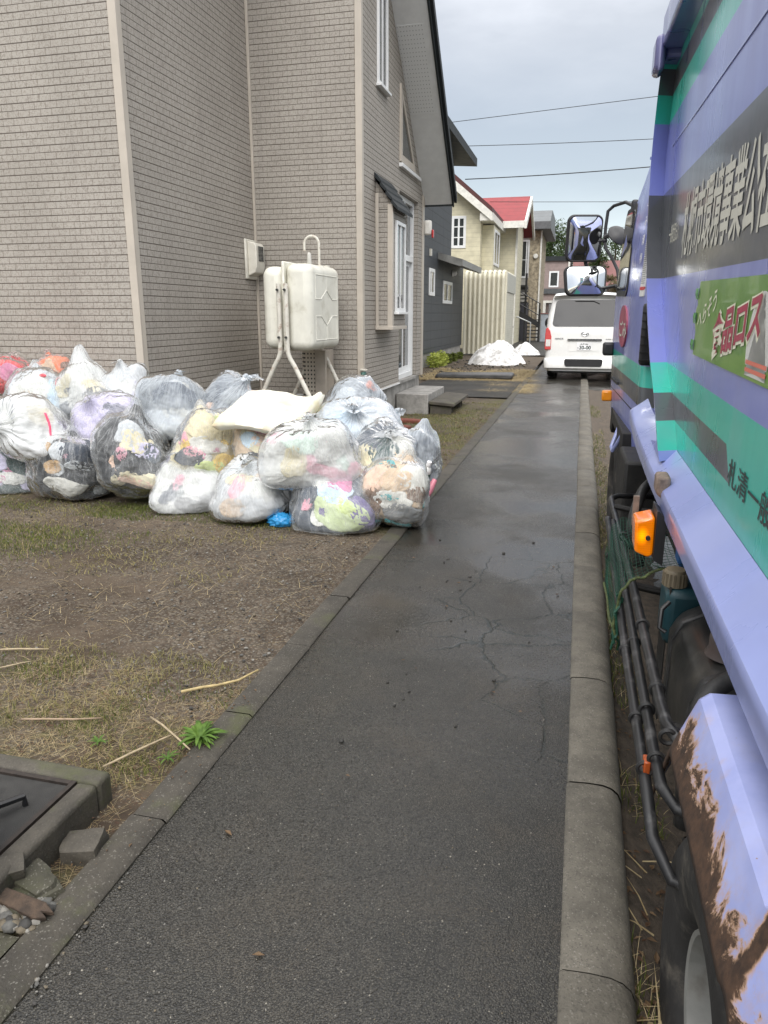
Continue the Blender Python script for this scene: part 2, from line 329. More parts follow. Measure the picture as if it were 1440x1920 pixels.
class MB:
    def __init__(s): s.v = []; s.f = []; s.mi = []; s.k = 0
    def add(s, vs, fs):
        b = len(s.v); s.v += [tuple(map(float, p)) for p in vs]
        for f in fs: s.f.append([b + i for i in f]); s.mi.append(s.k)
        return s
    def box(s, x0, x1, y0, y1, z0, z1):
        vs = [(x, y, z) for z in (z0, z1) for y in (y0, y1) for x in (x0, x1)]
        return s.add(vs, [(0, 2, 3, 1), (4, 5, 7, 6), (0, 1, 5, 4), (2, 6, 7, 3), (0, 4, 6, 2), (1, 3, 7, 5)])
    def prism(s, pts, axis, lo, hi):
        n = len(pts)
        def mk(p, t): return {'x': (t, p[0], p[1]), 'y': (p[0], t, p[1]), 'z': (p[0], p[1], t)}[axis]
        vs = [mk(p, lo) for p in pts] + [mk(p, hi) for p in pts]
        fs = [tuple(range(n))[::-1], tuple(range(n, 2 * n))] + [(i, (i + 1) % n, n + (i + 1) % n, n + i) for i in range(n)]
        return s.add(vs, fs)
    def tube(s, pts, r, n=10, cap=True):
        pts = [Vector(p) for p in pts]; rs = r if isinstance(r, (list, tuple)) else [r] * len(pts)
        up = None; rings = []
        for i, p in enumerate(pts):
            t = (pts[min(i + 1, len(pts) - 1)] - pts[max(i - 1, 0)]).normalized()
            if up is None:
                up = Vector((0, 0, 1)) if abs(t.z) < .9 else Vector((1, 0, 0))
            a = t.cross(up).normalized(); up = a.cross(t).normalized()
            rings.append([p + (a * math.cos(2 * math.pi * k / n) + up * math.sin(2 * math.pi * k / n)) * rs[i] for k in range(n)])
        vs = [q for g_ in rings for q in g_]
        fs = [(i * n + k, i * n + (k + 1) % n, (i + 1) * n + (k + 1) % n, (i + 1) * n + k) for i in range(len(pts) - 1) for k in range(n)]
        if cap: fs += [tuple(range(n))[::-1], tuple(range((len(pts) - 1) * n, len(pts) * n))]
        return s.add(vs, fs)
    def grid(s, P):
        h = len(P); w_ = len(P[0])
        return s.add([p for row in P for p in row], [(i * w_ + j, i * w_ + j + 1, (i + 1) * w_ + j + 1, (i + 1) * w_ + j) for i in range(h - 1) for j in range(w_ - 1)])
    def ball(s, c, r, n=12, m=8):
        r = r if isinstance(r, (tuple, list)) else (r, r, r)
        P = [[(c[0] + r[0] * math.sin(math.pi * i / m) * math.cos(2 * math.pi * j / n), c[1] + r[1] * math.sin(math.pi * i / m) * math.sin(2 * math.pi * j / n), c[2] + r[2] * math.cos(math.pi * i / m)) for j in range(n + 1)] for i in range(m + 1)]
        return s.grid(P)
    def lathe(s, prof, c, axis='z', n=32):
        P = []
        for r, t in prof:
            row = []
            for j in range(n + 1):
                a = 2 * math.pi * j / n; u, v = r * math.cos(a), r * math.sin(a)
                row.append({'z': (c[0] + u, c[1] + v, c[2] + t), 'x': (c[0] + t, c[1] + u, c[2] + v), 'y': (c[0] + u, c[1] + t, c[2] + v)}[axis])
            P.append(row)
        return s.grid(P)
    def build(s, name, m, parent=None, smooth=False, bevel=0, seg=2, local=False, merge=False, angle=40):
        me = bpy.data.meshes.new(name); me.from_pydata(s.v, [], s.f)
        ms = m if isinstance(m, (list, tuple)) else [m]
        for q in ms: me.materials.append(q)
        if len(ms) > 1: me.polygons.foreach_set('material_index', s.mi)
        if merge or bevel or not smooth:
            bm = bmesh.new(); bm.from_mesh(me)
            if merge or bevel: bmesh.ops.remove_doubles(bm, verts=bm.verts, dist=1e-5)
            bmesh.ops.recalc_face_normals(bm, faces=bm.faces)
            bm.to_mesh(me); bm.free()
        o = bpy.data.objects.new(name, me); col.objects.link(o)
        if parent is not None:
            o.parent = parent
            if not local: me.transform(wmat(parent).inverted())
        elif not local:
            vs = np.array(s.v); c = (vs.min(0) + vs.max(0)) / 2; c[2] = vs[:, 2].min()
            me.transform(Matrix.Translation(-Vector(c))); o.location = c
        if bevel:
            b = o.modifiers.new("bevel", 'BEVEL'); b.width = bevel; b.segments = seg; b.limit_method = 'ANGLE'; b.angle_limit = R(35)
        if smooth:
            me.polygons.foreach_set('use_smooth', [True] * len(me.polygons))
            if angle < 180: me.set_sharp_from_angle(angle=R(angle))
        elif bevel:
            me.polygons.foreach_set('use_smooth', [True] * len(me.polygons)); me.set_sharp_from_angle(angle=R(30))
        me.update(); return o

def structure(o): o['kind'] = 'structure'; return o

def text_mb(body, fn, bold=0.0):
    """lettering as a flat mesh: fn maps (u, v) in em units to a 3D point"""
    c = bpy.data.curves.new('lettering', 'FONT'); c.body = body; c.offset = bold; c.resolution_u = 3
    t = bpy.data.objects.new('lettering', c); col.objects.link(t)
    bpy.context.view_layer.update()
    me = bpy.data.meshes.new_from_object(t.evaluated_get(bpy.context.evaluated_depsgraph_get()))
    mb = MB(); xs = [v.co.x for v in me.vertices]; x0, x1 = (min(xs), max(xs)) if xs else (0, 1)
    mb.add([fn((v.co.x - x0) / (x1 - x0), v.co.y) for v in me.vertices], [tuple(p.vertices) for p in me.polygons])
    bpy.data.objects.remove(t); bpy.data.curves.remove(c); bpy.data.meshes.remove(me); return mb

_perm = np.random.RandomState(3).permutation(256); _perm = np.concatenate([_perm, _perm, _perm])
_grad = np.random.RandomState(5).normal(size=(256, 3)); _grad /= np.linalg.norm(_grad, axis=1)[:, None]
def pn(p):
    """vectorised gradient noise, about -0.7..0.7"""
    p = np.asarray(p, float); i = np.floor(p).astype(int); f = p - i; u = f * f * f * (f * (f * 6 - 15) + 10); i &= 255
    out = 0
    for dx in (0, 1):
        for dy in (0, 1):
            for dz in (0, 1):
                hsh = _perm[_perm[_perm[i[:, 0] + dx] + i[:, 1] + dy] + i[:, 2] + dz]
                g_ = (_grad[hsh] * (f - (dx, dy, dz))).sum(1)
                wgt = (u[:, 0] if dx else 1 - u[:, 0]) * (u[:, 1] if dy else 1 - u[:, 1]) * (u[:, 2] if dz else 1 - u[:, 2])
                out = out + g_ * wgt
    return out
def fbm(p, o=4):
    p = np.asarray(p, float); s_ = 0; a = 1
    for k in range(o): s_ = s_ + a * pn(p * 2 ** k + 17.3 * k); a *= .5
    return s_
def grid_obj(name, V, nu, nv, m, parent=None, smooth=True, local=False):
    mb = MB(); mb.v = [tuple(q) for q in V.tolist()]
    mb.f = [(i * nv + j, i * nv + j + 1, (i + 1) * nv + j + 1, (i + 1) * nv + j) for i in range(nu - 1) for j in range(nv - 1)]; mb.mi = [0] * len(mb.f)
    return mb.build(name, m, parent, smooth=smooth, local=local, angle=180)
# ================================================================ SETTING
M_asph = mat_asphalt("wet_sidewalk_asphalt", .031, True, True)
M_asph2 = mat_asphalt("road_asphalt", .024, True)
M_asph3 = mat_asphalt("driveway_asphalt", .024, False)
M_soil = mat_soil()
M_kerb = mat_concrete("kerb_concrete", (.130, .118, .095))
M_edge = mat_concrete("edging_concrete", (.056, .049, .038), moss=.35)
M_conc = mat_concrete("foundation_concrete", (.30, .29, .27), pebbles=False, dark=.3)
M_concd = mat_concrete("old_mossy_concrete", (.062, .058, .04), moss=.55)
M_concb = mat_concrete("basin_concrete", (.075, .066, .052), moss=.35, pebbles=.08)
M_farland = mat("far_ground_earth", (.09, .085, .07), .9)

mb = MB(); mb.grid([[(-500 + 100 * i, -60 + 90 * j, -.34) for j in range(11)] for i in range(11)])
structure(mb.build("ground", M_farland))

# road: a step below the kerb here, nearly level with it where the van is parked
def road_z(y):
    t = min(1, max(0, (y - 6) / 9)); t = t * t * (3 - 2 * t); return -.21 + .17 * t
ys = [-20, -8] + [-6 + i for i in range(40)] + [40, 60, 90, 140]
mb = MB(); mb.grid([[(x, y, road_z(y) - .0 * x) for y in ys] for x in (.20, .5, 1, 2, 4, 8)])
structure(mb.build("road", M_asph2, smooth=True))
mb = MB(); mb.grid([[(x, y, 0.0) for y in ys] for x in (-1.195, -.9, -.6, -.3, .055)])
structure(mb.build("sidewalk", M_asph, smooth=True))
# kerb stones with a rounded road edge
mb = MB(); y = -3.2; prof = [(.05, -.30), (.05, .003), (.058, .011), (.12, .016), (.17, .015), (.20, .006), (.222, -.012), (.234, -.04), (.238, -.30)]
kr = random.Random(2)
while y < 40:
    L = .792; dz = kr.uniform(-.004, .004); dx = kr.uniform(-.003, .003); yy = [y + .002, y + .010, y + L - .010, y + L - .002]
    P = []
    for i, q in enumerate(yy):
        s_ = .004 if i in (0, 3) else 0
        drop = max(0, min(1, (q - 14.5) / 2.5)) * .0
        P.append([(px + dx, q, pz + dz - (s_ if pz > -.2 else 0) - drop) for px, pz in prof])
    mb.grid(P); y += L
structure(mb.build("kerb", M_kerb, smooth=True, angle=50))
# low concrete edging between the yard and the sidewalk
mb = MB(); y = .2
while y < 19.6:
    L = .668 if y > 1 else .8; dx = kr.uniform(-.002, .002); dz = kr.uniform(-.0015, .0015)
    sk = kr.uniform(-.002, .002)
    mb.grid([[(px + dx + sk * k, q, pz + dz) for px, pz in ((-1.318, -.2), (-1.318, .006), (-1.308, .016), (-1.202, .016), (-1.19, .006), (-1.188, -.2))] for k, q in enumerate((y + .002, y + L * .5, y + L - .002))]); y += L
structure(mb.build("path_edging", M_edge, smooth=True, angle=40))
# the yard, one displaced sheet
xs = np.concatenate([np.linspace(-40, -9, 12), np.linspace(-8.5, -4.6, 26), np.linspace(-4.5, -1.312, 120)])
yv = np.concatenate([np.linspace(-3, .6, 14), np.linspace(.65, 7.5, 190), np.linspace(7.6, 16, 80), np.linspace(16.4, 60, 60)])
X, Y = np.meshgrid(xs, yv, indexing='ij'); P = np.stack([X.ravel(), Y.ravel(), 0 * X.ravel()], 1)
z = .035 * fbm(P * .9, 3) + .014 * fbm(P * 5, 3) + .013 * np.abs(fbm(P * 16, 3)) - .004
edge = np.clip((-1.312 - P[:, 0]) / .35, 0, 1); z *= .25 + .75 * edge
z += -.004 - .012 * (1 - edge)
z *= np.where(P[:, 1] > 8, .6, 1)
z -= .02 * np.exp(-((P[:, 1] - 4.1) / .55) ** 2) * np.clip(edge, 0, 1)          # wheel ruts
P[:, 2] = z
yard = structure(grid_obj("yard_soil", P, len(xs), len(yv), M_soil, local=True)); yard.name = "yard_ground"
def yz(x, y):
    q = np.array([[x, y, 0.0]]); return float(.035 * fbm(q * .9, 3)[0] + .014 * fbm(q * 5, 3)[0])*(.6 if y > 8 else 1) * min(1, .25 + .75 * max(0, min(1, (-1.312 - x) / .35))) - .002
# driveway patches beside the houses
mb = MB(); mb.grid([[(x, y, .022) for y in (14.6, 16, 17.5, 18.4)] for x in (-3.6, -2.9, -2.1, -1.32)]); structure(mb.build("driveway", M_asph3))
mb = MB(); mb.grid([[(x, y, .03) for y in (30.2, 36, 42, 60)] for x in (-7, -5, -3, -1.20)]); structure(mb.build("parking_ground", M_asph3))
# dirt that has gathered along the foot of the kerb
xs2 = np.linspace(.225, .75, 14); ys2 = np.linspace(-.5, 17, 240)
X, Y = np.meshgrid(xs2, ys2, indexing='ij'); P = np.stack([X.ravel(), Y.ravel(), 0 * X.ravel()], 1)
rz = np.array([road_z(v) for v in P[:, 1]])
P[:, 2] = rz + .012 + .10 * np.exp(-((P[:, 0] - .22) / .11) ** 2) * np.clip(-rz / .2, 0, 1) + .012 * fbm(P * 12, 3) - .02 * np.clip((P[:, 0] - .5) / .2, 0, 1)
o = structure(grid_obj("gutter_dirt", P, len(xs2), len(ys2), mat("gutter_soil", (.075, .058, .042), .9, .4, 20, .8, 120, .01), local=True))
def gz(x, y):
    r_ = road_z(y); return r_ + .012 + .10 * math.exp(-((x - .22) / .11) ** 2) * min(1, -r_ / .2)

# ================================================================ BRICK-CLAD HOUSE
M_sid = mat_siding()
M_trim = mat("beige_trim", (.46, .415, .355), .45, .06, 3, .05)
M_white = mat("white_window_frame", (.72, .73, .73), .35, .04, 3, .03)
M_soff = mat("grey_soffit", (.68, .69, .68), .6, .05)
M_roof = mat("dark_metal_roof", (.022, .026, .028), .6, .2, 4, .05, spec=.25)
M_glass = mat_glass("window_glass", (.05, .058, .06), .02, .25)
M_dark = mat("dark_interior", (.04, .042, .04), .9)
house = empty("brick_house", (-4.39, 6.97, 0), "large brownish brick-clad house with a steep dark roof behind the heap of bags", "house")
XD, XB, YA, YC = -2.877, -4.39, 6.97, 9.93
def rz_(y): return 3.63 + (13.84 - y) * .94
mb = MB().box(-11, XB, YA, 13.9, .5, 6.9); mb.build("side_wing_wall", M_sid, house)
# gable wing, wall pieces left round the door opening
mb = MB()
mb.prism([(YC, .5), (12.05, .5), (12.05, rz_(12.05)), (YC, rz_(YC))], 'x', -3.1, XD)
mb.build("street_wall", M_sid, house)
mb = MB().prism([(12.05, 3.45), (13.45, 3.45), (13.45, rz_(13.45)), (12.05, rz_(12.05))], 'x', -3.1, XD)
mb.build("gable_wall", M_sid, house)
mb = MB().prism([(13.45, .5), (13.92, .5), (13.92, rz_(13.92)), (13.45, rz_(13.45))], 'x', -3.1, XD); mb.build("door_pier", M_sid, house)
mb = MB().box(XB - .02, -3.101, YC, YC + .2, .5, rz_(YC + .2)); mb.build("recess_wall", M_sid, house)
mb = MB().prism([(10.14, .5), (13.9, .5), (13.9, rz_(13.9)), (10.14, rz_(10.14))], 'x', -9, -3.35); mb.build("inner_wall", M_dark, house)
# foundation and drip flashing
mb = MB().box(-10.97, XB - .03, YA + .03, 13.8, -.3, .498); mb.box(XB - .03, XD - .035, YC + .03, 13.85, -.3, .498); mb.build("foundation", M_conc, house)
mb = MB().box(XD - .03, XD + .022, YC - .02, 12.06, .478, .5); mb.box(XB - .05, XB + .022, YA - .022, YC - .021, .478, .5); mb.box(-11, XB - .051, YA - .022, YA + .02, .478, .5); mb.box(XB + .023, XD + .022, YC - .022, YC - .021, .478, .5)
mb.build("drip_flashing", M_white, house)
def corner(x, y, w_=.07, z1=6.9):
    m_ = MB().box(x - w_, x + .016, y - .016, y, .49, z1); m_.box(x, x + .016, y + .0005, y + w_, .49, z1); return m_
corner(XB, YA).build("corner_trim", M_trim, house, bevel=.004)
corner(XD, YC, .07, rz_(YC)).build("corner_trim", M_trim, house, bevel=.004)
MB().box(XB + .001, XB + .035, YC - .035, YC - .001, .49, 6.9).build("corner_trim", M_trim, house, bevel=.004)
mb = MB().box(XD - .05, XD + .018, 13.80, 13.935, .49, 3.62); mb.build("corner_trim", M_trim, house, bevel=.004)
# steep roof: soffit, layered barge board, sheet
y0, y1 = 8.6, 14.0
mb = MB().prism([(y0, rz_(y0)), (y1, rz_(y1)), (y1, rz_(y1) + .03), (y0, rz_(y0) + .03)], 'x', -9, -2.375); mb.build("soffit", M_soff, house)
# perforated vent strip in the soffit
g = G("soffit_vent_holes"); p = g.sep(g.pos())
fx = g.math('SUBTRACT', g.math('FRACT', g.math('DIVIDE', p[0], .045)), .5); fy = g.math('SUBTRACT', g.math('FRACT', g.math('DIVIDE', p[1], .045)), .5)
d = g.math('SQRT', g.math('ADD', g.math('MULTIPLY', fx, fx), g.math('MULTIPLY', fy, fy)))
M_vent = g.done(g.bsdf(g.mix(g.ramp(d, .09, .14, .8, 0), (.68, .69, .68), (.02, .02, .02)), .6))
mb = MB().prism([(11.75, rz_(11.75) - .004), (12.75, rz_(12.75) - .004), (12.75, rz_(12.75) - .001), (11.75, rz_(11.75) - .001)], 'x', -2.86, -2.48); mb.build("soffit_vent", M_vent, house)
mb = MB().prism([(y0, rz_(y0) - .03), (y1 + .02, rz_(y1 + .02) - .03), (y1 + .02, rz_(y1) + .11), (y0, rz_(y0) + .13)], 'x', -2.374, -2.345)
mb.prism([(y0, rz_(y0) + .06), (y1 + .04, rz_(y1 + .04) + .06), (y1 + .04, rz_(y1 + .04) + .2), (y0, rz_(y0) + .2)], 'x', -2.344, -2.30)
mb.box(-9, -2.376, y1 - .0, y1 + .03, rz_(y1) - .03, rz_(y1) + .1)
mb.build("barge_board", M_roof, house)
mb = MB().prism([(y0, rz_(y0) + .15), (y1 + .06, rz_(y1 + .06) + .15), (y1 + .06, rz_(y1 + .06) + .24), (y0, rz_(y0) + .24)], 'x', -9.2, -2.346); mb.build("roof", M_roof, house)
MB().box(-11.4, XB + .35, YA - .4, 14, 6.9, 7.1).build("side_wing_roof", M_roof, house)

def window(parent, x, y0, y1, z0, z1, fw=.05, mull=(), sill=True, prou=.035, name="window", glass=None, axis='x', bars=()):
    """frame standing proud of a wall at x (facing +x) or y (facing -y when axis='y'), one glass child"""
    m_ = MB()
    def bx(a0, a1, b0, b1, d0, d1):
        if axis == 'x': m_.box(x + d0, x + d1, a0, a1, b0, b1)
        else: m_.box(a0, a1, x - d1, x - d0, b0, b1)
    bx(y0, y0 + fw, z0, z1, .001, prou); bx(y1 - fw, y1, z0, z1, .001, prou); bx(y0 + fw, y1 - fw, z0, z0 + fw, .001, prou); bx(y0 + fw, y1 - fw, z1 - fw, z1, .001, prou)
    for q in mull: bx(q - fw * .35, q + fw * .35, z0 + fw, z1 - fw, .001, prou * .8)
    for q in bars: bx(y0 + fw, y1 - fw, q - fw * .2, q + fw * .2, .001, prou * .7)
    f_ = m_.build(name, M_white, parent, bevel=.004)
    m_ = MB()
    bx(y0 + fw, y1 - fw, z0 + fw, z1 - fw, .001, prou * .35); m_.build("pane", glass or M_glass, f_)
    if sill:
        m_ = MB(); bx(y0 - .03, y1 + .03, z0 - .035, z0 - .001, .001, prou + .04); m_.build("sill", M_white, f_, bevel=.003)
    return f_
window(house, XD, 10.70, 11.22, 4.58, 6.0, .05, mull=(10.95,))
# bay window with its own little roof
bay = MB().box(XD + .001, -2.64, 10.62, 11.46, 1.42, 2.98); bay_o = bay.build("bay_window", M_sid, house)
mb = MB().box(-2.70, -2.626, 10.606, 10.68, 1.40, 3.05); mb.box(-2.877 + .002, -2.83, 10.604, 10.619, 1.40, 3.2); mb.build("bay_trim", M_trim, bay_o, bevel=.004)
MB().box(XD + .002, -2.615, 10.59, 11.49, 1.37, 1.418).build("bay_base", M_trim, bay_o, bevel=.004)
mb = MB(); a, b = (XD + .002, 3.46), (-2.56, 3.0)
for i in range(4):
    t0, t1 = i / 4, (i + 1) / 4
    q0 = (a[0] + (b[0] - a[0]) * t0, a[1] + (b[1] - a[1]) * t0); q1 = (a[0] + (b[0] - a[0]) * t1 + .012, a[1] + (b[1] - a[1]) * t1)
    mb.prism([(q0[0], q0[1]), (q1[0], q1[1] + .012), (q1[0], q1[1] - .03), (q0[0], q0[1] - .06)], 'y', 10.56, 11.54)
mb.build("bay_roof", M_roof, bay_o)
mb = MB().prism([(XD + .002, 2.99), (-2.64, 2.99), (-2.64, 3.06), (XD + .002, 3.36)], 'y', 10.63, 11.45); mb.build("bay_gable", M_sid, bay_o)
wf = window(bay_o, -2.64, 10.78, 11.36, 1.62, 2.86, .05, mull=(11.06,), name="bay_window_frame")
# triangular gable window
tri = [(12.03, 4.93), (12.03, 3.86), (13.12, 3.86)]
def inset(t, k): c = (sum(p[0] for p in t) / 3, sum(p[1] for p in t) / 3); return [(c[0] + (p[0] - c[0]) * k, c[1] + (p[1] - c[1]) * k) for p in t]
tw = MB()
ti = inset(tri, .72)
for i in range(3):
    j = (i + 1) % 3; tw.prism([tri[i], tri[j], ti[j], ti[i]], 'x', XD + .001, XD + .03)
tw = tw.build("triangular_window", M_trim, house)
MB().prism(ti, 'x', XD + .001, XD + .012).build("pane", M_glass, tw)
MB().box(XD + .001, XD + .06, 12.0, 13.42, 3.775, 3.83).build("sill", M_white, tw, bevel=.003)
# glazed street door set back in its opening
dr = MB(); xd = -3.0
for a0, a1, b0, b1 in ((12.06, 12.13, .52, 3.44), (13.38, 13.449, .52, 3.44), (12.13, 13.38, .52, .60), (12.13, 13.38, 3.37, 3.44), (12.13, 13.38, 2.46, 2.56), (12.72, 12.79, 2.56, 3.37)):
    dr.box(xd - .05, xd + .05, a0, a1, b0, b1)
dro = dr.build("sliding_door", M_white, house, bevel=.004)
for a0, a1, dx in ((12.13, 12.78, .012), (12.74, 13.38, -.02)):
    lf = MB(); f_ = .055
    lf.box(xd + dx - .014, xd + dx + .014, a0, a0 + f_, .602, 2.458); lf.box(xd + dx - .014, xd + dx + .014, a1 - f_, a1, .602, 2.458)
    lf.box(xd + dx - .0135, xd + dx + .0135, a0 + f_, a1 - f_, .602, .70); lf.box(xd + dx - .0135, xd + dx + .0135, a0 + f_, a1 - f_, 2.39, 2.458)
    lfo = lf.build("door_leaf", M_white, dro)
    MB().box(xd + dx - .005, xd + dx + .005, a0 + f_, a1 - f_, .70, 2.39).build("pane", M_glass, lfo)
    MB().box(xd + dx + .015, xd + dx + .035, a0 + .015, a0 + .04, 1.3, 1.5).build("handle", M_dark, lfo)
MB().box(xd - .01, xd, 12.13, 13.38, 2.56, 3.37).build("transom_pane", M_glass, dro)
MB().box(-3.1, XD + .012, 12.051, 13.449, .47, .515).build("door_sill", M_conc, dro)
# inside face of the curtain behind the glass
mb = MB(); mb.grid([[(-3.2 + .025 * math.sin(y * 40), y, z_) for z_ in (.6, 2.4)] for y in np.linspace(12.8, 13.4, 40)]); mb.build("curtain", mat("net_curtain", (.5, .52, .5), .9), dro, smooth=True)

# things on and at the house
st = empty("concrete_step", (-2.6, 12.6, 0), "pale concrete doorstep below the sliding glass door", "step")
MB().box(XD - .02, -2.36, 11.96, 13.45, -.1, .325).build("step_block", M_conc, st, bevel=.015)
st = empty("slab_step", (-2.1, 12.6, 0), "low step of a concrete slab on hollow blocks beside the doorstep", "step")
mb = MB(); mb.prism([(-2.345, .215), (-1.93, .185), (-1.93, .13), (-2.345, .16)], 'y', 11.95, 13.55); mb.build("slab", M_concb, st, bevel=.012)
for k in range(2):
    mb = MB(); y_ = 12.0 + k * 1.0
    mb.box(-2.33, -1.98, y_, y_ + .02, -.05, .142)
    for j in range(4): mb.box(-2.33 + j * .1, -2.30 + j * .1, y_ + .021, y_ + .17, -.05, .142)
    mb.box(-2.33, -1.98, y_ + .171, y_ + .19, -.05, .142); mb.build("hollow_block", M_concb, st, bevel=.004)
lamp = empty("wall_light", (-2.82, 13.96, 3.05), "small white and red lamp box on the far pier of the glass door", "wall light")
MB().box(-2.87, -2.74, 13.94, 14.04, 2.97, 3.22).build("housing", mat("lamp_white", (.75, .73, .68), .4), lamp, bevel=.03)
MB().box(-2.735, -2.70, 13.95, 14.03, 2.92, 3.06).build("lens", mat("red_lens", (.45, .03, .03), .25), lamp, bevel=.012)
# meter box on the recess wall
M_cream = mat("cream_enamel", (.66, .635, .56), .4, .07, 4, .08, dirt=(.3, .25, .17), dirt_amt=.25)
mt = empty("meter_box", (XB, 9.72, 2.05), "cream electric meter box on the brick wall above the oil tank", "meter box")
MB().box(XB + .001, XB + .03, 9.55, 9.90, 2.04, 2.55).build("back_plate", M_cream, mt, bevel=.012)
mb = MB().prism([(XB + .031, 2.08), (XB + .13, 2.12), (XB + .155, 2.2), (XB + .155, 2.46), (XB + .13, 2.5), (XB + .031, 2.52)], 'y', 9.60, 9.875); mb.build("cover", M_cream, mt, bevel=.012)
MB().box(XB + .1555, XB + .16, 9.67, 9.83, 2.27, 2.46).build("meter_glass", M_glass, mt)

# oil tank on pipe legs
M_tank = mat("tank_enamel", (.70, .69, .61), .36, .08, 3, .06, dirt=(.30, .27, .18), dirt_amt=.42, dirt_s=4)
tk = empty("oil_tank", (-3.4, 9.05, 0), "weathered white heating oil tank on splayed pipe legs against the brick wall", "oil tank")
def rbox(x0, x1, y0, y1, z0, z1, r, seg=5):
    m_ = MB().box(x0, x1, y0, y1, z0, z1); return m_
ZB, ZT = 1.16, 2.16; XS = -3.42
rbox(-3.71, XS - .012, 8.50, 9.60, ZB + .02, ZT - .03, .1).build("shell", M_tank, tk, bevel=.11, seg=6)
rbox(XS + .012, -3.08, 8.50, 9.60, ZB, ZT, .1).build("shell", M_tank, tk, bevel=.10, seg=6)
MB().box(XS - .016, XS + .016, 8.475, 9.625, ZB - .012, ZT + .022).build("seam_flange", M_tank, tk, bevel=.012)
# pressed ribs on the street face: a hexagon with spokes
pr_ = []; cy_, cz_ = 9.05, 1.66; xs_ = -3.083
hexp = [(cy_ - .21, cz_ + .10), (cy_, cz_ + .21), (cy_ + .21, cz_ + .10), (cy_ + .21, cz_ - .10), (cy_, cz_ - .21), (cy_ - .21, cz_ - .10)]
def rib(a, b): MB().tube([(xs_, a[0], a[1]), (xs_, b[0], b[1])], .009, 8).build('pressed_rib', M_tank, tk, smooth=True)
for i in (0, 1, 3, 4): rib(hexp[i], hexp[(i + 1) % 6])
for a_, b_ in ((hexp[1], (cy_, ZT - .12)), (hexp[4], (cy_, ZB + .12)), (hexp[0], (cy_ - .40, cz_ + .10)), (hexp[5], (cy_ - .40, cz_ - .10)), (hexp[2], (cy_ + .4, cz_ + .1)), (hexp[3], (cy_ + .4, cz_ - .1)),
               ((cy_ - .4, cz_ + .1), (cy_ - .4, ZT - .12)), ((cy_ - .4, ZT - .12), (cy_ + .4, ZT - .12)), ((cy_ + .4, ZT - .12), (cy_ + .4, cz_ + .1)),
               ((cy_ - .4, cz_ - .1), (cy_ - .4, ZB + .12)), ((cy_ - .4, ZB + .12), (cy_ + .4, ZB + .12)), ((cy_ + .4, ZB + .12), (cy_ + .4, cz_ - .1))): rib(a_, b_)
M_pipe = mat("rusty_cream_pipe", (.62, .60, .53), .45, .08, 5, .1, dirt=(.22, .10, .04), dirt_amt=.75, dirt_s=14)
for ys_ in (8.445, 9.655):
    for sx in (-1, 1):
        x0 = XS + sx * .045; x1 = XS + sx * .62
        mb = MB().tube([(x0, ys_, 1.93), (x0, ys_, 1.25), (x0 + sx * .005, ys_, 1.14), (x0 + sx * .03, ys_, 1.07), (x0 + sx * .08, ys_, .99), (x1, ys_, .0)], .028, 14)
        mb.build("leg", M_pipe, tk, smooth=True)
mb = MB()
for z_ in (1.32, 1.86):
    for sx in (-1, 1): MB().tube([(XS + sx * .045, 8.413, z_), (XS + sx * .045, 8.385, z_)], .014, 8).build("bolt", M_dark, tk)
gp = [(-3.2, 9.15, 2.12), (-3.2, 9.15, 2.42)] + [(-3.2 - .095 + .095 * math.cos(a), 9.15, 2.42 + .095 * math.sin(a)) for a in np.linspace(0.2, math.pi, 12)] + [(-3.39, 9.15, 2.37), (-3.39, 9.15, 2.34)]
mb = MB().tube(gp, .016, 12); mb.lathe([(.0, 0), (.045, 0), (.045, .04), (.0, .04)], (-3.2, 9.15, 2.13)); mb.build("vent_pipe", M_pipe, tk, smooth=True)
mb = MB().lathe([(0, 0), (.05, 0), (.05, .03), (.03, .035), (.026, .15), (.016, .17), (0, .172)], (-3.27, 8.98, 2.14)); mb.build("oil_gauge", mat("clear_gauge", (.45, .44, .40), .2), tk, smooth=True)
mb = MB().lathe([(0, 0), (.05, 0), (.05, .03), (0, .035)], (-3.2, 9.4, 2.15)); mb.build("filler_cap", M_pipe, tk, smooth=True)
# perforated flue guard behind the tank
g = G("perforated_sheet"); p = g.sep(g.pos())
fx = g.math('SUBTRACT', g.math('FRACT', g.math('DIVIDE', g.math('ADD', p[0], p[1]), .045)), .5); fz = g.math('SUBTRACT', g.math('FRACT', g.math('DIVIDE', p[2], .055)), .5)
d = g.math('SQRT', g.math('ADD', g.math('MULTIPLY', fx, fx), g.math('MULTIPLY', fz, fz)))
M_perf = g.done(g.bsdf(g.mix(g.ramp(d, .20, .27, 1, 0), (.6, .54, .46), (.025, .022, .02)), .5))
fg = empty("flue_guard", (-3.48, 9.75, 0), "beige perforated sheet metal guard on the wall under the oil tank", "flue guard")
mb = MB().prism([(-3.66, 9.925), (-3.66, 9.68), (-3.60, 9.60), (-3.45, 9.60), (-3.45, 9.925)], 'z', .45, 1.13); mb.build("perforated_panel", M_perf, fg)
mb = MB().box(-3.448, -3.29, 9.58, 9.925, .42, 1.12); mb.build("solid_panel", mat("beige_sheet", (.45, .40, .34), .5), fg, bevel=.008)
# green tap by the corner
tp = empty("garden_tap", (-2.95, 9.8, .7), "small dark green tap at the wall corner above the bags", "tap")
MB().tube([(-2.85, 9.93, .80), (-2.85, 9.84, .80), (-2.85, 9.82, .72)], .03, 10).build("spout", mat("green_tap", (.03, .10, .08), .4), tp, smooth=True)
MB().box(-2.9, -2.80, 9.86, 9.90, .84, .865).build("handle", M_pipe, tp, bevel=.006)

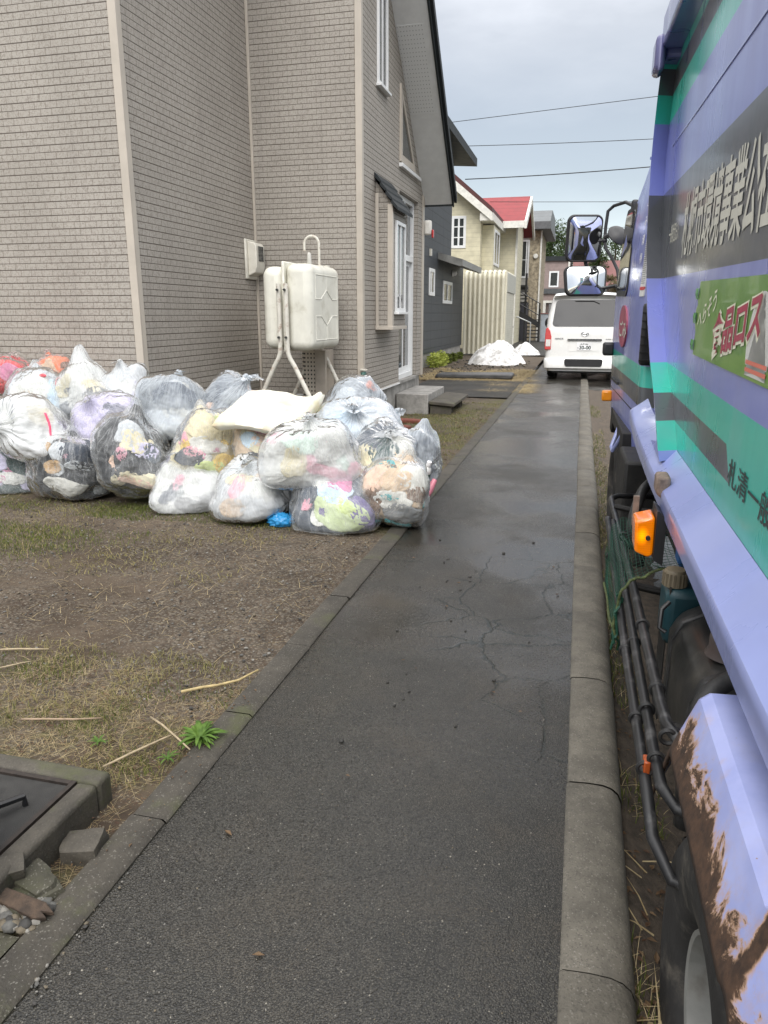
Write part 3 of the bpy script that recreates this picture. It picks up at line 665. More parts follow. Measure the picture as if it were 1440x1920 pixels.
# ================================================================ HOUSES DOWN THE STREET
M_char = mat_lap("charcoal_siding", (.032, .037, .044), .27, 1.9, .55, dark=.55)
dk = empty("charcoal_house", (-6.5, 24, 0), "dark charcoal two-storey house with two small white windows", "house")
XK = -4.6
mb = MB().box(-12, XK, 17.5, 27.1, .42, 6.55); mb.build("wall", M_char, dk)
MB().box(-12, XK - .002, 27.1, 30.0, .42, 3.35).build("annex_wall", M_char, dk)
MB().box(-11.9, XK - .03, 17.6, 29.9, -.3, .42).build("foundation", M_conc, dk)
mb = MB().prism([(-12.6, 6.9), (-8.3, 9.6), (-3.85, 6.75), (-3.85, 6.5), (-4.6, 6.55), (-12.6, 6.6)], 'y', 17.3, 27.6); mb.build("roof", M_roof, dk)
mb = MB().prism([(XK, 3.5), (-3.8, 3.28), (-3.8, 3.08), (-3.9, 3.08), (XK, 3.3)], 'y', 24.6, 29.3); mb.build("awning", mat("awning_metal", (.2, .2, .19), .5, .3, 3), dk)
window(dk, XK, 23.15, 24.0, 2.15, 2.95, .1, sill=False, mull=(23.5,)); window(dk, XK, 25.55, 27.35, 1.95, 2.68, .1, sill=False, mull=(26.4,))
MB().lathe([(0, 0), (.11, 0), (.08, .12), (0, .16)], (XK + .02, 27.4, 3.0), 'x').build("lamp_cover", M_white, dk, smooth=True)
MB().box(XK + .001, XK + .06, 23.2, 23.32, 3.3, 3.5).build("vent_cap", M_cream, dk)

# ribbed cream storage shed: round-shouldered ribs on the near side, shutter to the street
M_shed = mat("shed_cream_steel", (.62, .59, .47), .45, .06, 2, .05, dirt=(.3, .25, .15), dirt_amt=.2)
sh = empty("storage_shed", (-3.8, 32.5, 0), "cream ribbed steel storage shed beside the charcoal house", "shed")
mb = MB(); x0, x1, n = -4.72, -3.05, 9; w_ = (x1 - x0) / n
for i in range(n):
    c_ = x0 + w_ * (i + .5); P_ = []
    for k in range(9):
        a = math.pi * k / 8; u = c_ - w_ * .40 * math.cos(a); b_ = .14 * math.sin(a)
        P_.append([(u, 31 - b_, .02), (u, 31 - b_, 2.95)] + [(u, 31.25 - (.25 + b_) * math.cos(t), 2.95 + (.28 + b_ * .6) * math.sin(t)) for t in np.linspace(.15, math.pi / 2, 7)] + [(u, 35.3, 3.23 + b_ * .6)])
    mb.grid(P_)
mb.build("ribbed_wall", M_shed, sh, smooth=True, angle=60)
MB().box(x0 + .02, x1 - .02, 31.01, 35.3, .0, 3.18).build("side_wall", M_shed, sh)
MB().box(x1 - .019, x1 + .05, 31.0, 31.25, .0, 3.25).build("post", M_shed, sh, bevel=.01)
mb = MB().box(x1 - .018, x1 + .02, 31.26, 34.9, .02, 2.45); mb.build("roller_shutter", mat_lap("shutter_slats", (.6, .58, .48), .09, None, .45), sh)
MB().box(x1 - .017, x1 + .06, 31.26, 35.0, 2.46, 3.2).build("shutter_box", mat("shed_grey", (.42, .42, .37), .5), sh, bevel=.01)

# cream clapboard house with the red roof
M_clap = mat_lap("cream_clapboard", (.60, .56, .41), .2, None, .55, dark=.4)
M_red = mat_lap("red_roof_sheet", (.22, .016, .02), .24, None, .6, dark=.6)
M_offw = mat("offwhite_fascia", (.66, .65, .60), .5)
ch = empty("red_roof_house", (-6.8, 41, 0), "cream clapboard two-storey house with a red roof", "house")
MB().prism([(-11.3, 0), (-4.77, 0), (-4.77, 6.35), (-8.0, 9.0), (-11.3, 6.3)], 'y', 36, 41.2).build("wall", M_clap, ch)
mb = MB().prism([(-8.0, 9.35), (-4.2, 6.2), (-4.2, 6.0), (-8.0, 9.05)], 'y', 35.35, 41.3); mb.prism([(-8.0, 9.35), (-11.8, 6.2), (-11.8, 6.0), (-8.0, 9.05)], 'y', 35.35, 41.3); mb.build("roof", mat('dark_maroon_edge', (.07, .018, .018), .6), ch)
mb = MB().prism([(-8.0, 9.06), (-4.2, 5.99), (-4.2, 5.62), (-8.0, 8.66)], 'y', 35.32, 35.42); mb.box(-4.75, -4.16, 35.43, 41.2, 5.66, 5.98); mb.build("fascia", M_offw, ch)
MB().box(-9.5, -3.62, 41.21, 46, 0, 6.15).build("wing_wall", M_clap, ch)
mb = MB()
for i in range(6):
    t0, t1 = i / 6, (i + 1) / 6
    mb.prism([(40.2 + 3.4 * t0, 6.15 + 1.6 * t0), (40.2 + 3.4 * t1, 6.15 + 1.6 * t1 + .0), (40.2 + 3.4 * t1, 6.0 + 1.6 * t1), (40.2 + 3.4 * t0 - .05, 6.01 + 1.6 * t0)], 'x', -9.4, -3.15)
mb.prism([(43.6, 7.72), (47, 6.1), (47, 5.95), (43.6, 7.55)], 'x', -9.4, -3.15)
mb.build("wing_roof", M_red, ch)
mb = MB().box(-9.3, -3.13, 40.05, 40.2, 5.8, 6.13); mb.prism([(40.2, 6.13), (43.6, 7.74), (47, 6.1), (47, 5.8), (43.6, 7.42), (40.2, 5.78)], 'x', -3.14, -3.02); mb.build("wing_fascia", M_offw, ch)
MB().prism([(41.21, 6.16), (45.9, 6.16), (43.6, 7.4)], 'x', -3.9, -3.62).build("wing_gable", M_clap, ch)
window(ch, 36, -6.12, -5.44, 4.55, 5.95, .12, mull=(-5.78,), axis='y', sill=False, bars=(5.02, 5.48))
bw = MB().box(-4.769, -4.25, 36.7, 39.4, 3.45, 5.6).build("bay_window", M_clap, ch)
window(bw, -4.25, 36.95, 39.15, 3.85, 5.45, .12, mull=(38.05,), sill=False, name="bay_window_frame")
window(ch, -4.77, 40.0, 40.9, 3.9, 5.2, .12, sill=False)
MB().box(-3.619, -3.52, 41.15, 41.28, 0, 5.95).build("downpipe", M_offw, ch)

# stone-faced apartment with the black steel stair
M_stone = mat("stone_cladding", (.33, .28, .20), .8, .45, 5, .9, 14, .03)
M_grout = mat("dark_grey_roof", (.085, .09, .095), .5, .15)
ap = empty("stone_apartment", (-3.5, 50, 0), "narrow stone-clad apartment with a grey mansard roof and balcony door", "apartment house")
MB().box(-7.5, -2.75, 48.2, 55, 0, 6.75).build("wall", M_stone, ap)
MB().box(-4.4, -3.45, 48.16, 48.19, .3, 6.2).build("stair_hall_panel", mat("hall_grey", (.36, .35, .32), .6), ap)
mb = MB().prism([(47.4, 6.9), (49.6, 7.75), (54, 7.75), (55.5, 6.9)], 'x', -7.6, -2.2); mb.build("roof", mat_lap("mansard_sheet", (.10, .11, .115), .22, None, .5), ap)
MB().box(-7.6, -2.15, 47.3, 55.5, 6.45, 6.88).build("eaves", M_grout, ap, bevel=.02)
MB().box(-2.749, -2.66, 48.1, 48.25, 0, 6.45).build("corner_post", M_offw, ap)
window(ap, 48.16, -4.3, -3.38, 3.75, 5.95, .1, mull=(-3.55,), bars=(4.8,), axis='y', sill=False, name="balcony_door")
MB().lathe([(0, -.08), (.12, -.08), (.15, 0), (.12, .02), (0, .02)], (-3.0, 48.14, 5.0), 'y').build("lamp_globe", M_offw, ap, smooth=True)
MB().box(-4.3, -3.3, 48.14, 48.158, .0, 2.3).build("ground_door", mat("dark_door", (.05, .05, .06), .5), ap)

M_blk = mat("black_steel", (.012, .012, .013), .4)
sr = empty("steel_staircase", (-3.2, 45.5, 0), "black steel outdoor staircase with open treads in front of the stone apartment", "staircase")
Ys = 45.6
def plank(a, b, t, d, yy): return MB().prism([(a[0], a[1]), (b[0], b[1]), (b[0], b[1] - t), (a[0], a[1] - t)], 'y', yy, yy + d)
plank((-4.0, 2.02), (-2.5, 1.18), .32, .06, Ys).build("stringer", M_blk, sr)
plank((-4.0, 3.25), (-3.25, 3.25), .30, .9, Ys + .2).build("landing", M_blk, sr)
for k in range(6): MB().box(-3.95, -3.2, Ys + .2, Ys + .6, 2.05 + k * .2, 2.11 + k * .2).build("tread", M_blk, sr)
for k in range(6): MB().box(-3.2, -2.5, Ys + .2, Ys + .6, .25 + k * .2, .31 + k * .2).build("tread", M_blk, sr)
for x_ in (-3.3, -2.46): MB().box(x_ - .06, x_ + .06, Ys + .05, Ys + .17, 0, 1.9 if x_ > -3 else 3.9).build("post", M_blk, sr)
mb = MB().tube([(-4.0, Ys, 3.1), (-3.25, Ys, 2.65), (-2.45, Ys, 2.2), (-2.45, Ys, 1.2)], .035, 6); mb.tube([(-4.0, Ys, 2.4), (-2.5, Ys, 1.55)], .03, 6)
for k in range(5): mb.tube([(-3.3 + k * .2, Ys, 2.66 - k * .115), (-3.3 + k * .2, Ys, 1.62 - k * .11)], .018, 5)
mb.build("railing", M_blk, sr)
hr = empty("hand_rail", (-3.3, 44, 0), "thin grey metal handrail in front of the black stairs", "handrail")
MB().tube([(-4.1, 43.4, 0), (-4.1, 43.4, 1.45), (-3.5, 43.4, 1.45), (-2.8, 43.4, 1.15), (-2.8, 43.4, .0)], .035, 8).build("rail", mat("galvanised", (.35, .36, .36), .4, metal=.6), hr, smooth=True)
wp = empty("water_post", (-3.45, 37, 0), "short white post with a dark cap beside the storage shed", "post")
MB().tube([(-3.35, 37, 0), (-3.35, 37, .95)], .06, 10).build("pole", M_offw, wp, smooth=True); MB().box(-3.5, -3.2, 36.9, 37.1, .951, 1.06).build("cap", M_dark, wp, bevel=.02)
eb = empty("grey_cabinet", (-2.1, 46.5, 0), "grey steel cabinet with dark lettering next to the black stairs", "cabinet")
MB().box(-2.42, -1.75, 46.4, 46.9, .0, 1.62).build("body", mat("cabinet_grey", (.30, .33, .36), .5), eb, bevel=.02)
MB().box(-2.45, -1.72, 46.35, 46.95, 1.621, 1.68).build("cap", mat("cabinet_cap", (.18, .08, .07), .6), eb)
tm = text_mb("ごみ箱", lambda u, v: (-2.0 + (v - .4) * .14, 46.395, 1.3 - u * .62)); tm.build("lettering", M_blk, eb)
# pinkish-brown house at the end of the street
M_pink = mat_lap("pink_brown_siding", (.265, .205, .19), .45, 1.6, .6, dark=.25)
bh = empty("pinkish_house", (-2, 62, 0), "pinkish brown house with one white-framed window at the end of the street", "house")
MB().box(-9, -1.35, 62, 70, 3.1, 5.6).build("upper_wall", M_pink, bh); MB().box(-9, 1.5, 60.3, 70, 0, 2.75).build("lower_wall", mat_lap("brown_siding", (.13, .10, .09), .4, 1.5, .6), bh)
MB().box(-9, -1.2, 61.85, 70, 5.6, 5.95).build("roof_edge", M_roof, bh); MB().box(-9, 1.6, 60.15, 61.95, 3.12, 3.5).build("porch_roof", M_grout, bh)
MB().box(-9, 1.6, 60.1, 60.28, 2.45, 2.62).build("porch_beam", M_offw, bh); MB().box(-9, 1.6, 60.29, 60.299, 2.63, 3.11).build("porch_frieze", M_pink, bh); MB().box(-3.15, -2.8, 60.0, 60.25, 0, 2.44).build("porch_post", M_offw, bh)
window(bh, 62, -2.75, -2.0, 3.65, 4.85, .12, axis='y', sill=False); window(bh, 60.3, -2.3, -1.2, 1.1, 2.3, .12, axis='y', sill=False)
MB().box(-1.34, -1.2, 61.9, 62.1, 0, 5.6).build("downpipe", M_offw, bh)
dh = empty("dark_red_house", (3, 72, 0), "low house with a dull red hipped roof beyond the trees", "house")
MB().box(-.8, 7, 72, 80, 0, 4).build("wall", M_pink, dh); mb = MB().prism([(71.4, 4), (75, 6.4), (77, 6.4), (80.6, 4)], 'x', -1.2, 7.4); mb.build("roof", mat("dull_red_roof", (.16, .06, .055), .6, .2), dh)
# ================================================================ WHITE VAN
def rr_ring(x0, x1, y0, y1, r, z, n=6):
    out = []
    for cx, cy, a0 in ((x1 - r, y1 - r, 0), (x0 + r, y1 - r, 90), (x0 + r, y0 + r, 180), (x1 - r, y0 + r, 270)):
        for k in range(n): a = R(a0 + 90 * k / (n - 1)); out.append((cx + r * math.cos(a), cy + r * math.sin(a), z))
    return out
def loft(mb, rings, cap=True):
    n = len(rings[0]); vs = [p for r_ in rings for p in r_]
    fs = [(i * n + k, i * n + (k + 1) % n, (i + 1) * n + (k + 1) % n, (i + 1) * n + k) for i in range(len(rings) - 1) for k in range(n)]
    if cap: fs += [tuple(range(n))[::-1], tuple(range((len(rings) - 1) * n, len(rings) * n))]
    return mb.add(vs, fs)
def lerp(tab, z):
    if z <= tab[0][0]: return tab[0][1]
    for (a, va), (b, vb) in zip(tab, tab[1:]):
        if z <= b: return va + (vb - va) * (z - a) / (b - a)
    return tab[-1][1]
def rrect2(x0, x1, z0, z1, r, taper=0, n=6):
    out = []
    for cx, cz, a0 in ((x1 - r, z1 - r, 0), (x0 + r, z1 - r, 90), (x0 + r, z0 + r, 180), (x1 - r, z0 + r, 270)):
        for k in range(n):
            a = R(a0 + 90 * k / (n - 1)); x = cx + r * math.cos(a); z = cz + r * math.sin(a)
            xm = (x0 + x1) / 2; out.append((xm + (x - xm) * (1 - taper * (z - z0) / (z1 - z0)), z))
    return out
M_vanw = mat("van_white_paint", (.78, .78, .76), .25, .02, 2, .02, coat=.8, dirt=(.45, .42, .38), dirt_amt=.18, dirt_s=3)
M_blackp = mat("black_plastic", (.018, .018, .02), .5, .15, 6, .1)
M_tyre = mat("tyre_rubber", (.018, .017, .016), .75, .25, 8, .4, 60, .004, dirt=(.11, .097, .078), dirt_amt=.85)
M_vglass = mat("tinted_glass", (.012, .013, .015), .06, .05, 2, 0, spec=.35)
M_chrome = mat("chrome", (.6, .6, .6), .15, .05, 5, 0, metal=1)
M_redl = mat("red_tail_lens", (.50, .015, .02), .12, .1, 30, 0, coat=1); M_whtl = mat("clear_lens", (.62, .60, .58), .12, .1, 30, 0, coat=1)
van = empty("white_van", (.08, 19.3, 0), "white van parked half on the sidewalk beyond the truck", "van")
hw = [(.2, .88), (.5, .93), (.9, .95), (1.3, .94), (1.6, .90), (1.95, .83), (2.03, .80), (2.08, .74), (2.1, .6)]
ry = [(.2, .06), (.5, .03), (.75, .03), (1.25, .05), (1.95, .22), (2.05, .27), (2.1, .4)]
rings = [rr_ring(-lerp(hw, z), lerp(hw, z), lerp(ry, z), 4.7 - max(0, z - 1.0) * .55, .13, z) for z in (.22, .35, .5, .7, .9, 1.1, 1.25, 1.4, 1.6, 1.8, 1.95, 2.03, 2.08, 2.1)]
loft(MB(), rings).build("body", M_vanw, van, smooth=True, local=True, angle=50)
def rear(mb, pts, off=.012, dep=.03):
    n = len(pts); a = [(x, lerp(ry, z) - off, z) for x, z in pts]; b = [(x, lerp(ry, z) + dep, z) for x, z in pts]
    return mb.add(a + b, [tuple(range(n))] + [(i, (i + 1) % n, n + (i + 1) % n, n + i) for i in range(n)])
rear(MB(), rrect2(-.80, .80, 1.30, 1.93, .09, .09)).build("rear_window", M_vglass, van, local=True)
def bump_ring(z, y, w_): return rr_ring(-w_, w_, y, .35, .12, z)
loft(MB(), [bump_ring(.26, .02, .93), bump_ring(.3, -.06, .955), bump_ring(.48, -.07, .96), bump_ring(.53, -.02, .95), bump_ring(.54, .06, .94)]).build("bumper", M_vanw, van, smooth=True, local=True, angle=50)
mb = MB(); p_ = rrect2(-.44, .44, .34, .52, .05, -.06); n = len(p_); mb.add([(x, -.078, z) for x, z in p_] + [(x, -.05, z) for x, z in p_], [tuple(range(n))] + [(i, (i + 1) % n, n + (i + 1) % n, n + i) for i in range(n)]); mb.build("bumper_grille", M_blackp, van, local=True)
for s in (-1, 1):
    pts = [(s * .80, .74), (s * .952, .74), (s * .955, 1.10), (s * .945, 1.24), (s * .90, 1.28), (s * .84, 1.2), (s * .80, 1.05)]
    tl_ = rear(MB(), pts, .02, .25).build("tail_light", M_redl, van, local=True, bevel=.01)
    rear(MB(), [(s * .815, .82), (s * .93, .82), (s * .93, .985), (s * .815, .985)], .026, .02).build("reverse_lens", M_whtl, tl_, local=True)
    mr = MB().ball((s * 1.05, 3.7, 1.35), (.10, .06, .15)).build("side_mirror", M_blackp, van, smooth=True, local=True, angle=180)
    for y_ in (1.1, 3.75):
        tw_ = MB().lathe([(.19, -.09), (.29, -.1), (.33, -.07), (.335, 0), (.33, .07), (.29, .1), (.19, .09)], (s * .80, y_, .335), 'x', 28).build("wheel", M_tyre, van, smooth=True, local=True)
        MB().lathe([(0, s * .06), (.17, s * .07), (.2, s * .085), (.2, 0)], (s * .80, y_, .335), 'x', 24).build("rim", M_chrome, tw_, smooth=True, local=True)
    MB().prism([(.9, 1.32), (2.2, 1.32), (2.2, 1.85), (1.05, 1.85)], 'x', s * .86, s * .945).build("side_window", M_vglass, van, local=True)
# roof spoiler, wiper, garnish, badges, plate
mb = MB(); mb.grid([[(x * (1 - .02 * k), y, z - .035 * (x / .8) ** 2) for x in np.linspace(-.80, .80, 17)] for k, (y, z) in enumerate(((.24, 1.985), (.10, 2.03), (.06, 2.06), (.10, 2.095), (.4, 2.125), (.9, 2.11)))]); mb.build("roof_spoiler", M_vanw, van, smooth=True, local=True, angle=70)
MB().tube([(.30, lerp(ry, 1.84) - .03, 1.84), (.16, lerp(ry, 1.9) - .03, 1.90), (-.28, lerp(ry, 1.9) - .03, 1.905)], .012, 6).build("wiper", M_blackp, van, smooth=True, local=True)
rear(MB(), rrect2(-.41, .41, .96, 1.005, .02), .035, .0).build("handle_garnish", mat("dark_chrome", (.16, .16, .16), .25, metal=.8), van, local=True)
rear(MB(), rrect2(-.36, .36, .70, .95, .03), .006, .0).build("plate_recess", M_vanw, van, local=True)
pl = rear(MB(), rrect2(-.175, .175, .735, .915, .01), .018, .0).build("license_plate", mat("plate_white", (.82, .82, .82), .4), van, local=True)
M_pltxt = mat("plate_green", (.015, .035, .03), .5)
yp = lerp(ry, .8) - .021
for bd, x0, x1, z0, h_, bo in (("札幌 300", -.09, .09, .862, .042, .015), ("ら", -.165, -.13, .775, .045, .01), ("30-00", -.115, .16, .755, .118, .03)):
    text_mb(bd, lambda u, v: (x0 + u * (x1 - x0), yp, z0 + v * h_), bo).build("lettering", M_pltxt, pl, local=True)
ye = lerp(ry, 1.12) - .013
mb = MB()
for rx, rz2, zc in ((.085, .055, 0), (.045, .055, 0), (.06, .02, .022)):
    mb.tube([(rx * math.cos(a), ye, 1.125 + zc + rz2 * math.sin(a)) for a in np.linspace(0, 2 * math.pi, 25)], .008, 6)
mb.build("emblem", M_chrome, van, local=True)
text_mb("HIACE", lambda u, v: (-.71 + u * .2, lerp(ry, 1.0) - .014, .99 + v * .05), .02).build("lettering", M_blackp, van, local=True)
text_mb("SUPER GL", lambda u, v: (.50 + u * .2, lerp(ry, 1.0) - .014, .985 + v * .035), .02).build("lettering", M_blackp, van, local=True)
MB().tube([(.62, .1, .28), (.62, .5, .28)], .04, 10).build("exhaust", M_blackp, van, smooth=True, local=True)
MB().box(-.75, .75, .3, 4.4, .16, .235).build("underbody", M_blackp, van, local=True)

# ================================================================ REFUSE TRUCK (own axes: x to its right, y forward)
ex = Vector((.99980526, .0197341, 0)); ey = Vector((-.019729, .99954707, .02272485)); ez = Vector((.000448, -.0227205, .9997418))
mrot = Matrix((ex, ey, ez)).transposed()
truck = empty("refuse_truck", (.45, 2.0, 0), "periwinkle blue refuse truck with green and black stripes parked along the kerb", "garbage truck", rot=mrot.to_euler())
T_BLUE = mat_paint("periwinkle_paint", (.20, .24, .62))
T_PALE = mat_paint("sky_lit_periwinkle_paint", (.27, .32, .63), .34, (.5, .5, .58), .2)  # truck blue with the ledge's sky light mixed in; seam and step share it
T_GREEN = mat_paint("teal_stripe", (.0, .52, .39))
T_BLK = mat_paint("charcoal_stripe", (.045, .052, .055))
M_frame = mat("grimy_chassis_black", (.011, .0105, .010), .62, .35, 9, .4, 70, .005, dirt=(.055, .048, .04), dirt_amt=.55, dirt_s=7, local=True)
M_rail = mat("grimy_black_tube", (.014, .014, .015), .42, .2, 9, .2, 80, .002, dirt=(.14, .137, .135), dirt_amt=.6, dirt_s=11, local=True)
M_hose = mat("black_hose", (.02, .02, .02), .5, .2, 9, .2, local=True, dirt=(.1, .095, .09), dirt_amt=.4)
C = [(2.66, 2.867), (2.74, 2.782), (2.80, 2.669), (2.84, 2.535), (2.86, 2.35), (2.80, 2.165), (2.70, 1.95), (2.519, 1.714), (2.28, 1.52), (1.957, 1.311), (1.703, 1.195), (1.512, 1.095), (1.352, .993)]
Oe = [(y_ - .035, z_) for y_, z_ in C]
strip = [1, 2, 1, 0, 0, 2, 2, 0, 0, 1, 2, 1]         # blue 0, green 1, black 2 between consecutive heights
body = MB()
YR = -2.7
body.prism(C + [(1.30, .95), (YR, .95), (YR, 2.95), (2.6, 2.95)], 'x', .004, 2.0)
bo_ = body.build("body", T_BLUE, truck, local=True)
side = MB()
for i in range(len(C) - 1):
    side.k = strip[i]; zs = (C[i][1], C[i + 1][1])
    cuts = [C[i][0]] + ([.385] if i == 10 else []) + [YR]
    for j in range(len(cuts) - 1):
        if i == 10: side.k = 2 if j == 0 else 1
        ya = cuts[j]; yb = cuts[j + 1]; ya2 = C[i + 1][0] if j == 0 else ya
        # the dark stripe's rear end is cut on a slant
        yb_t, yb_b = (yb + .035, yb - .065) if (i == 10 and j == 0) else (yb, yb)
        if i == 10 and j == 1: ya, ya2 = cuts[1] + .035, cuts[1] - .065
        m_ = 14
        for q in range(m_):
            t0, t1 = q / m_, (q + 1) / m_
            side.add([(0, ya + (yb_t - ya) * t0, zs[0]), (0, ya + (yb_t - ya) * t1, zs[0]), (0, ya2 + (yb_b - ya2) * t1, zs[1]), (0, ya2 + (yb_b - ya2) * t0, zs[1])], [(0, 1, 2, 3)])
side.build("side_panel", [T_BLUE, T_GREEN, T_BLK], bo_, local=True)
ring = MB()
for i in range(len(C) - 1):
    ring.k = strip[i]
    ring.add([(0.001, *C[i]), (-.08, *Oe[i]), (-.08, *Oe[i + 1]), (0.001, *C[i + 1])], [(0, 1, 2, 3)])
    a, b = Oe[i], Oe[i + 1]
    ring.add([(-.08, *a), (-.062, a[0] + .22, a[1]), (-.062, b[0] + .22, b[1]), (-.08, *b)], [(0, 1, 2, 3)])
    ring.add([(-.062, a[0] + .22, a[1]), (.35, a[0] + .24, a[1]), (.35, b[0] + .24, b[1]), (-.062, b[0] + .22, b[1])], [(0, 1, 2, 3)])
ring.k = 0; ring.add([(0.001, *C[-1]), (-.08, *Oe[-1]), (-.075, 1.28, .955), (.0, 1.33, .958)], [(0, 1, 2, 3)])
ring.add([(-.08, *Oe[-1]), (-.062, 1.48, 1.005), (-.062, 1.75, .96), (-.075, 1.28, .955)], [(0, 1, 2, 3)])
ring.build("front_rib", [T_BLUE, T_GREEN, T_BLK], bo_, local=True, merge=True, smooth=True, angle=35)
# seams and a weld line on the panel
mb = MB().box(-.004, .001, YR, 2.55, 2.375, 2.383); mb.box(-.0805, -.06, 2.9, 2.905, 2.37, 2.385); mb.build("panel_seam", T_PALE, bo_, local=True)
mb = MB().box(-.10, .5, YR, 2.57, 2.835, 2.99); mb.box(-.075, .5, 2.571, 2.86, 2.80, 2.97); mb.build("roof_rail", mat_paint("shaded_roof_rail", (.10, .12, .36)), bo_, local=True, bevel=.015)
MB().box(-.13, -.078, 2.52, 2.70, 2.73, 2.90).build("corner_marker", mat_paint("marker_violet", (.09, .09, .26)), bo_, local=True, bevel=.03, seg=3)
MB().box(.02, .1, YR + .01, 2.4, 2.991, 3.02).build("gutter", T_BLUE, bo_, local=True)
# sloping ledge under the side panel
outer = [(2.56, .985), (2.49, .992), (2.30, .958), (2.0, .935), (1.44, .915), (.6, .912), (0, .908), (-.6, .900), (YR, .895)]
innr = [(2.66, 1.04), (2.60, 1.05), (2.35, 1.02), (2.05, 1.0), (1.46, .992), (.6, .9925), (0, .9925), (-.6, .9925), (YR, .9925)]
led = MB(); P_ = []
for (yo, zo), (yi, zi) in zip(outer, innr):
    P_.append([(-.001, yi, zi), (-.03, yi - (yi - yo) * .3, zi - (zi - zo) * .28), (-.085, yo + (yi - yo) * .1, zo + .012), (-.097, yo, zo + .002), (-.102, yo, zo - .012), (-.100, yo, zo - .03), (-.094, yo, zo - .085), (-.06, yo, zo - .09)])
led.grid(P_); led.build("side_ledge", T_PALE, bo_, local=True, smooth=True, angle=30)
# sign writing
T_CREAM = mat("sign_cream", (.58, .57, .50), .45, .06, 9, .03, local=True)
xx = -.0025
text_mb("札幌市環境事業公社", lambda u, v: (xx, 1.83 - u * 1.60, 1.815 + v * .285), .018).build("lettering", T_CREAM, bo_, local=True)
text_mb("一般財団法人", lambda u, v: (xx, 2.33 - u * .36, 1.885 + v * .095), .012).build("lettering", T_CREAM, bo_, local=True)
text_mb("札清一般", lambda u, v: (xx, .345 - u * .50, 1.10 + v * .085), .008).build("lettering", mat("sign_black", (.02, .03, .03), .5), bo_, local=True)
# food-loss poster taped on the side
po = MB(); pr = random.Random(4)
left = [(1.20 + pr.uniform(-.025, .03), z_) for z_ in np.linspace(1.405, 1.675, 14)]
po.add([(-.004, y_, z_) for y_, z_ in left] + [(-.004, -.75, z_) for _, z_ in left], [(i, i + 1, 14 + i + 1, 14 + i) for i in range(13)])
g = G("poster_green"); v = g.obj(); c_ = g.mix(g.ramp(g.noise(v, 4, 4), .3, .7), (.11, .26, .035), (.16, .33, .05))
poster = po.build("poster", g.done(g.bsdf(c_, .33, g.bump(g.noise(v, 9, 3), .12, .01), Coat_Weight=.4)), bo_, local=True)
for z_ in (1.63, 1.54, 1.44):
    MB().grid([[(-.005 - .004 * math.sin(k * 1.3), 1.245 - .022 * j + pr.uniform(-.004, .004), z_ - .02 + .02 * k) for k in range(3)] for j in range(4)]).build("tape", mat("green_tape", (.04, .25, .03), .3, .2, 30), poster, local=True)
M_pink_l = mat("poster_crimson", (.36, .03, .07), .4, .08, 9, 0, local=True); M_pale_l = mat("poster_cream", (.75, .74, .58), .4, .05, 9, 0, local=True)
text_mb("へらそう", lambda u, v: (-.0062, 1.135 - u * .33, 1.50 + u * .085 + v * .082), .012).build("lettering", M_pale_l, poster, local=True)
text_mb("食品ロス", lambda u, v: (-.0062, .815 - u * .66, 1.432 + u * .095 + v * .145), .075).build("lettering_outline", M_pale_l, poster, local=True)
text_mb("食品ロス", lambda u, v: (-.0075, .81 - u * .65, 1.435 + u * .095 + v * .142), .028).build("lettering", M_pink_l, poster, local=True)
pts = [(.17 + .13 * math.cos(a), 1.50 + .135 * math.sin(a)) for a in np.linspace(R(-25), R(205), 30)] + [(.285, 1.415), (.055, 1.415)]
mb = MB(); mb.add([(-.0055, y_, z_) for y_, z_ in pts], [tuple(range(len(pts)))]); mb.build("poster_arch", mat("poster_white", (.6, .6, .57), .4, .1, 5, 0, local=True), poster, local=True)
for z_ in (1.425, 1.445): MB().add([(-.0059, .285, z_), (-.0059, .055, z_), (-.0059, .055, z_ + .011), (-.0059, .285, z_ + .011)], [(0, 1, 2, 3)]).build("poster_stripe", mat("poster_salmon", (.62, .16, .11), .4), poster, local=True)

# ---- cab
xl = [(.45, -.04), (.57, -.055), (.74, -.07), (1.0, -.082), (1.3, -.09), (1.6, -.095), (1.9, -.085), (2.2, -.066), (2.5, -.03), (2.66, .05), (2.76, .3)]
yf = [(.45, 4.95), (.74, 5.03), (1.3, 5.03), (1.6, 4.98), (1.9, 4.88), (2.1, 4.66), (2.25, 4.40), (2.4, 4.12), (2.6, 3.85), (2.76, 3.5)]
zl = [.60, .66, .75, .855, .865, .93, 1.055, 1.19, 1.3, 1.45, 1.6, 1.75, 1.9, 2.0, 2.1, 2.2, 2.3, 2.4, 2.5, 2.58, 2.66, 2.71, 2.76]
def csk(y): return .085 * max(0, 1 - (y - 3.06) / 1.6)
def cring(z): return [(x + (csk(y) if x < .5 else 0), y, z_) for x, y, z_ in rr_ring(lerp(xl, z), 1.9 - lerp(xl, z), 3.06, lerp(yf, z), .12, z, 7)]
cab = MB()
for a, b in zip(zl, zl[1:]):
    cab.k = 2 if a in (.93,) else 1 if a == 1.055 else 3 if a == .855 else 0
    loft(cab, [cring(a), cring(b)], False)
cab.k = 0; n = len(cring(2.76)); cab.add(cring(2.76), [tuple(range(n))]); cab.add(cring(.60), [tuple(range(n))])
cab_o = cab.build("cab", [T_BLUE, T_GREEN, T_BLK, M_frame], truck, local=True, smooth=True, merge=True, angle=50)
def cside(mb, pts, off=.004):
    n = len(pts); return mb.add([(lerp(xl, z) + csk(y) - off, y, z) for y, z in pts] + [(lerp(xl, z) + csk(y) + .02, y, z) for y, z in pts], [tuple(range(n))] + [(i, (i + 1) % n, n + (i + 1) % n, n + i) for i in range(n)])
cside(MB(), rrect2(4.12, 4.80, 1.66, 2.24, .08, .1), .005).build("side_window", M_vglass, cab_o, local=True)
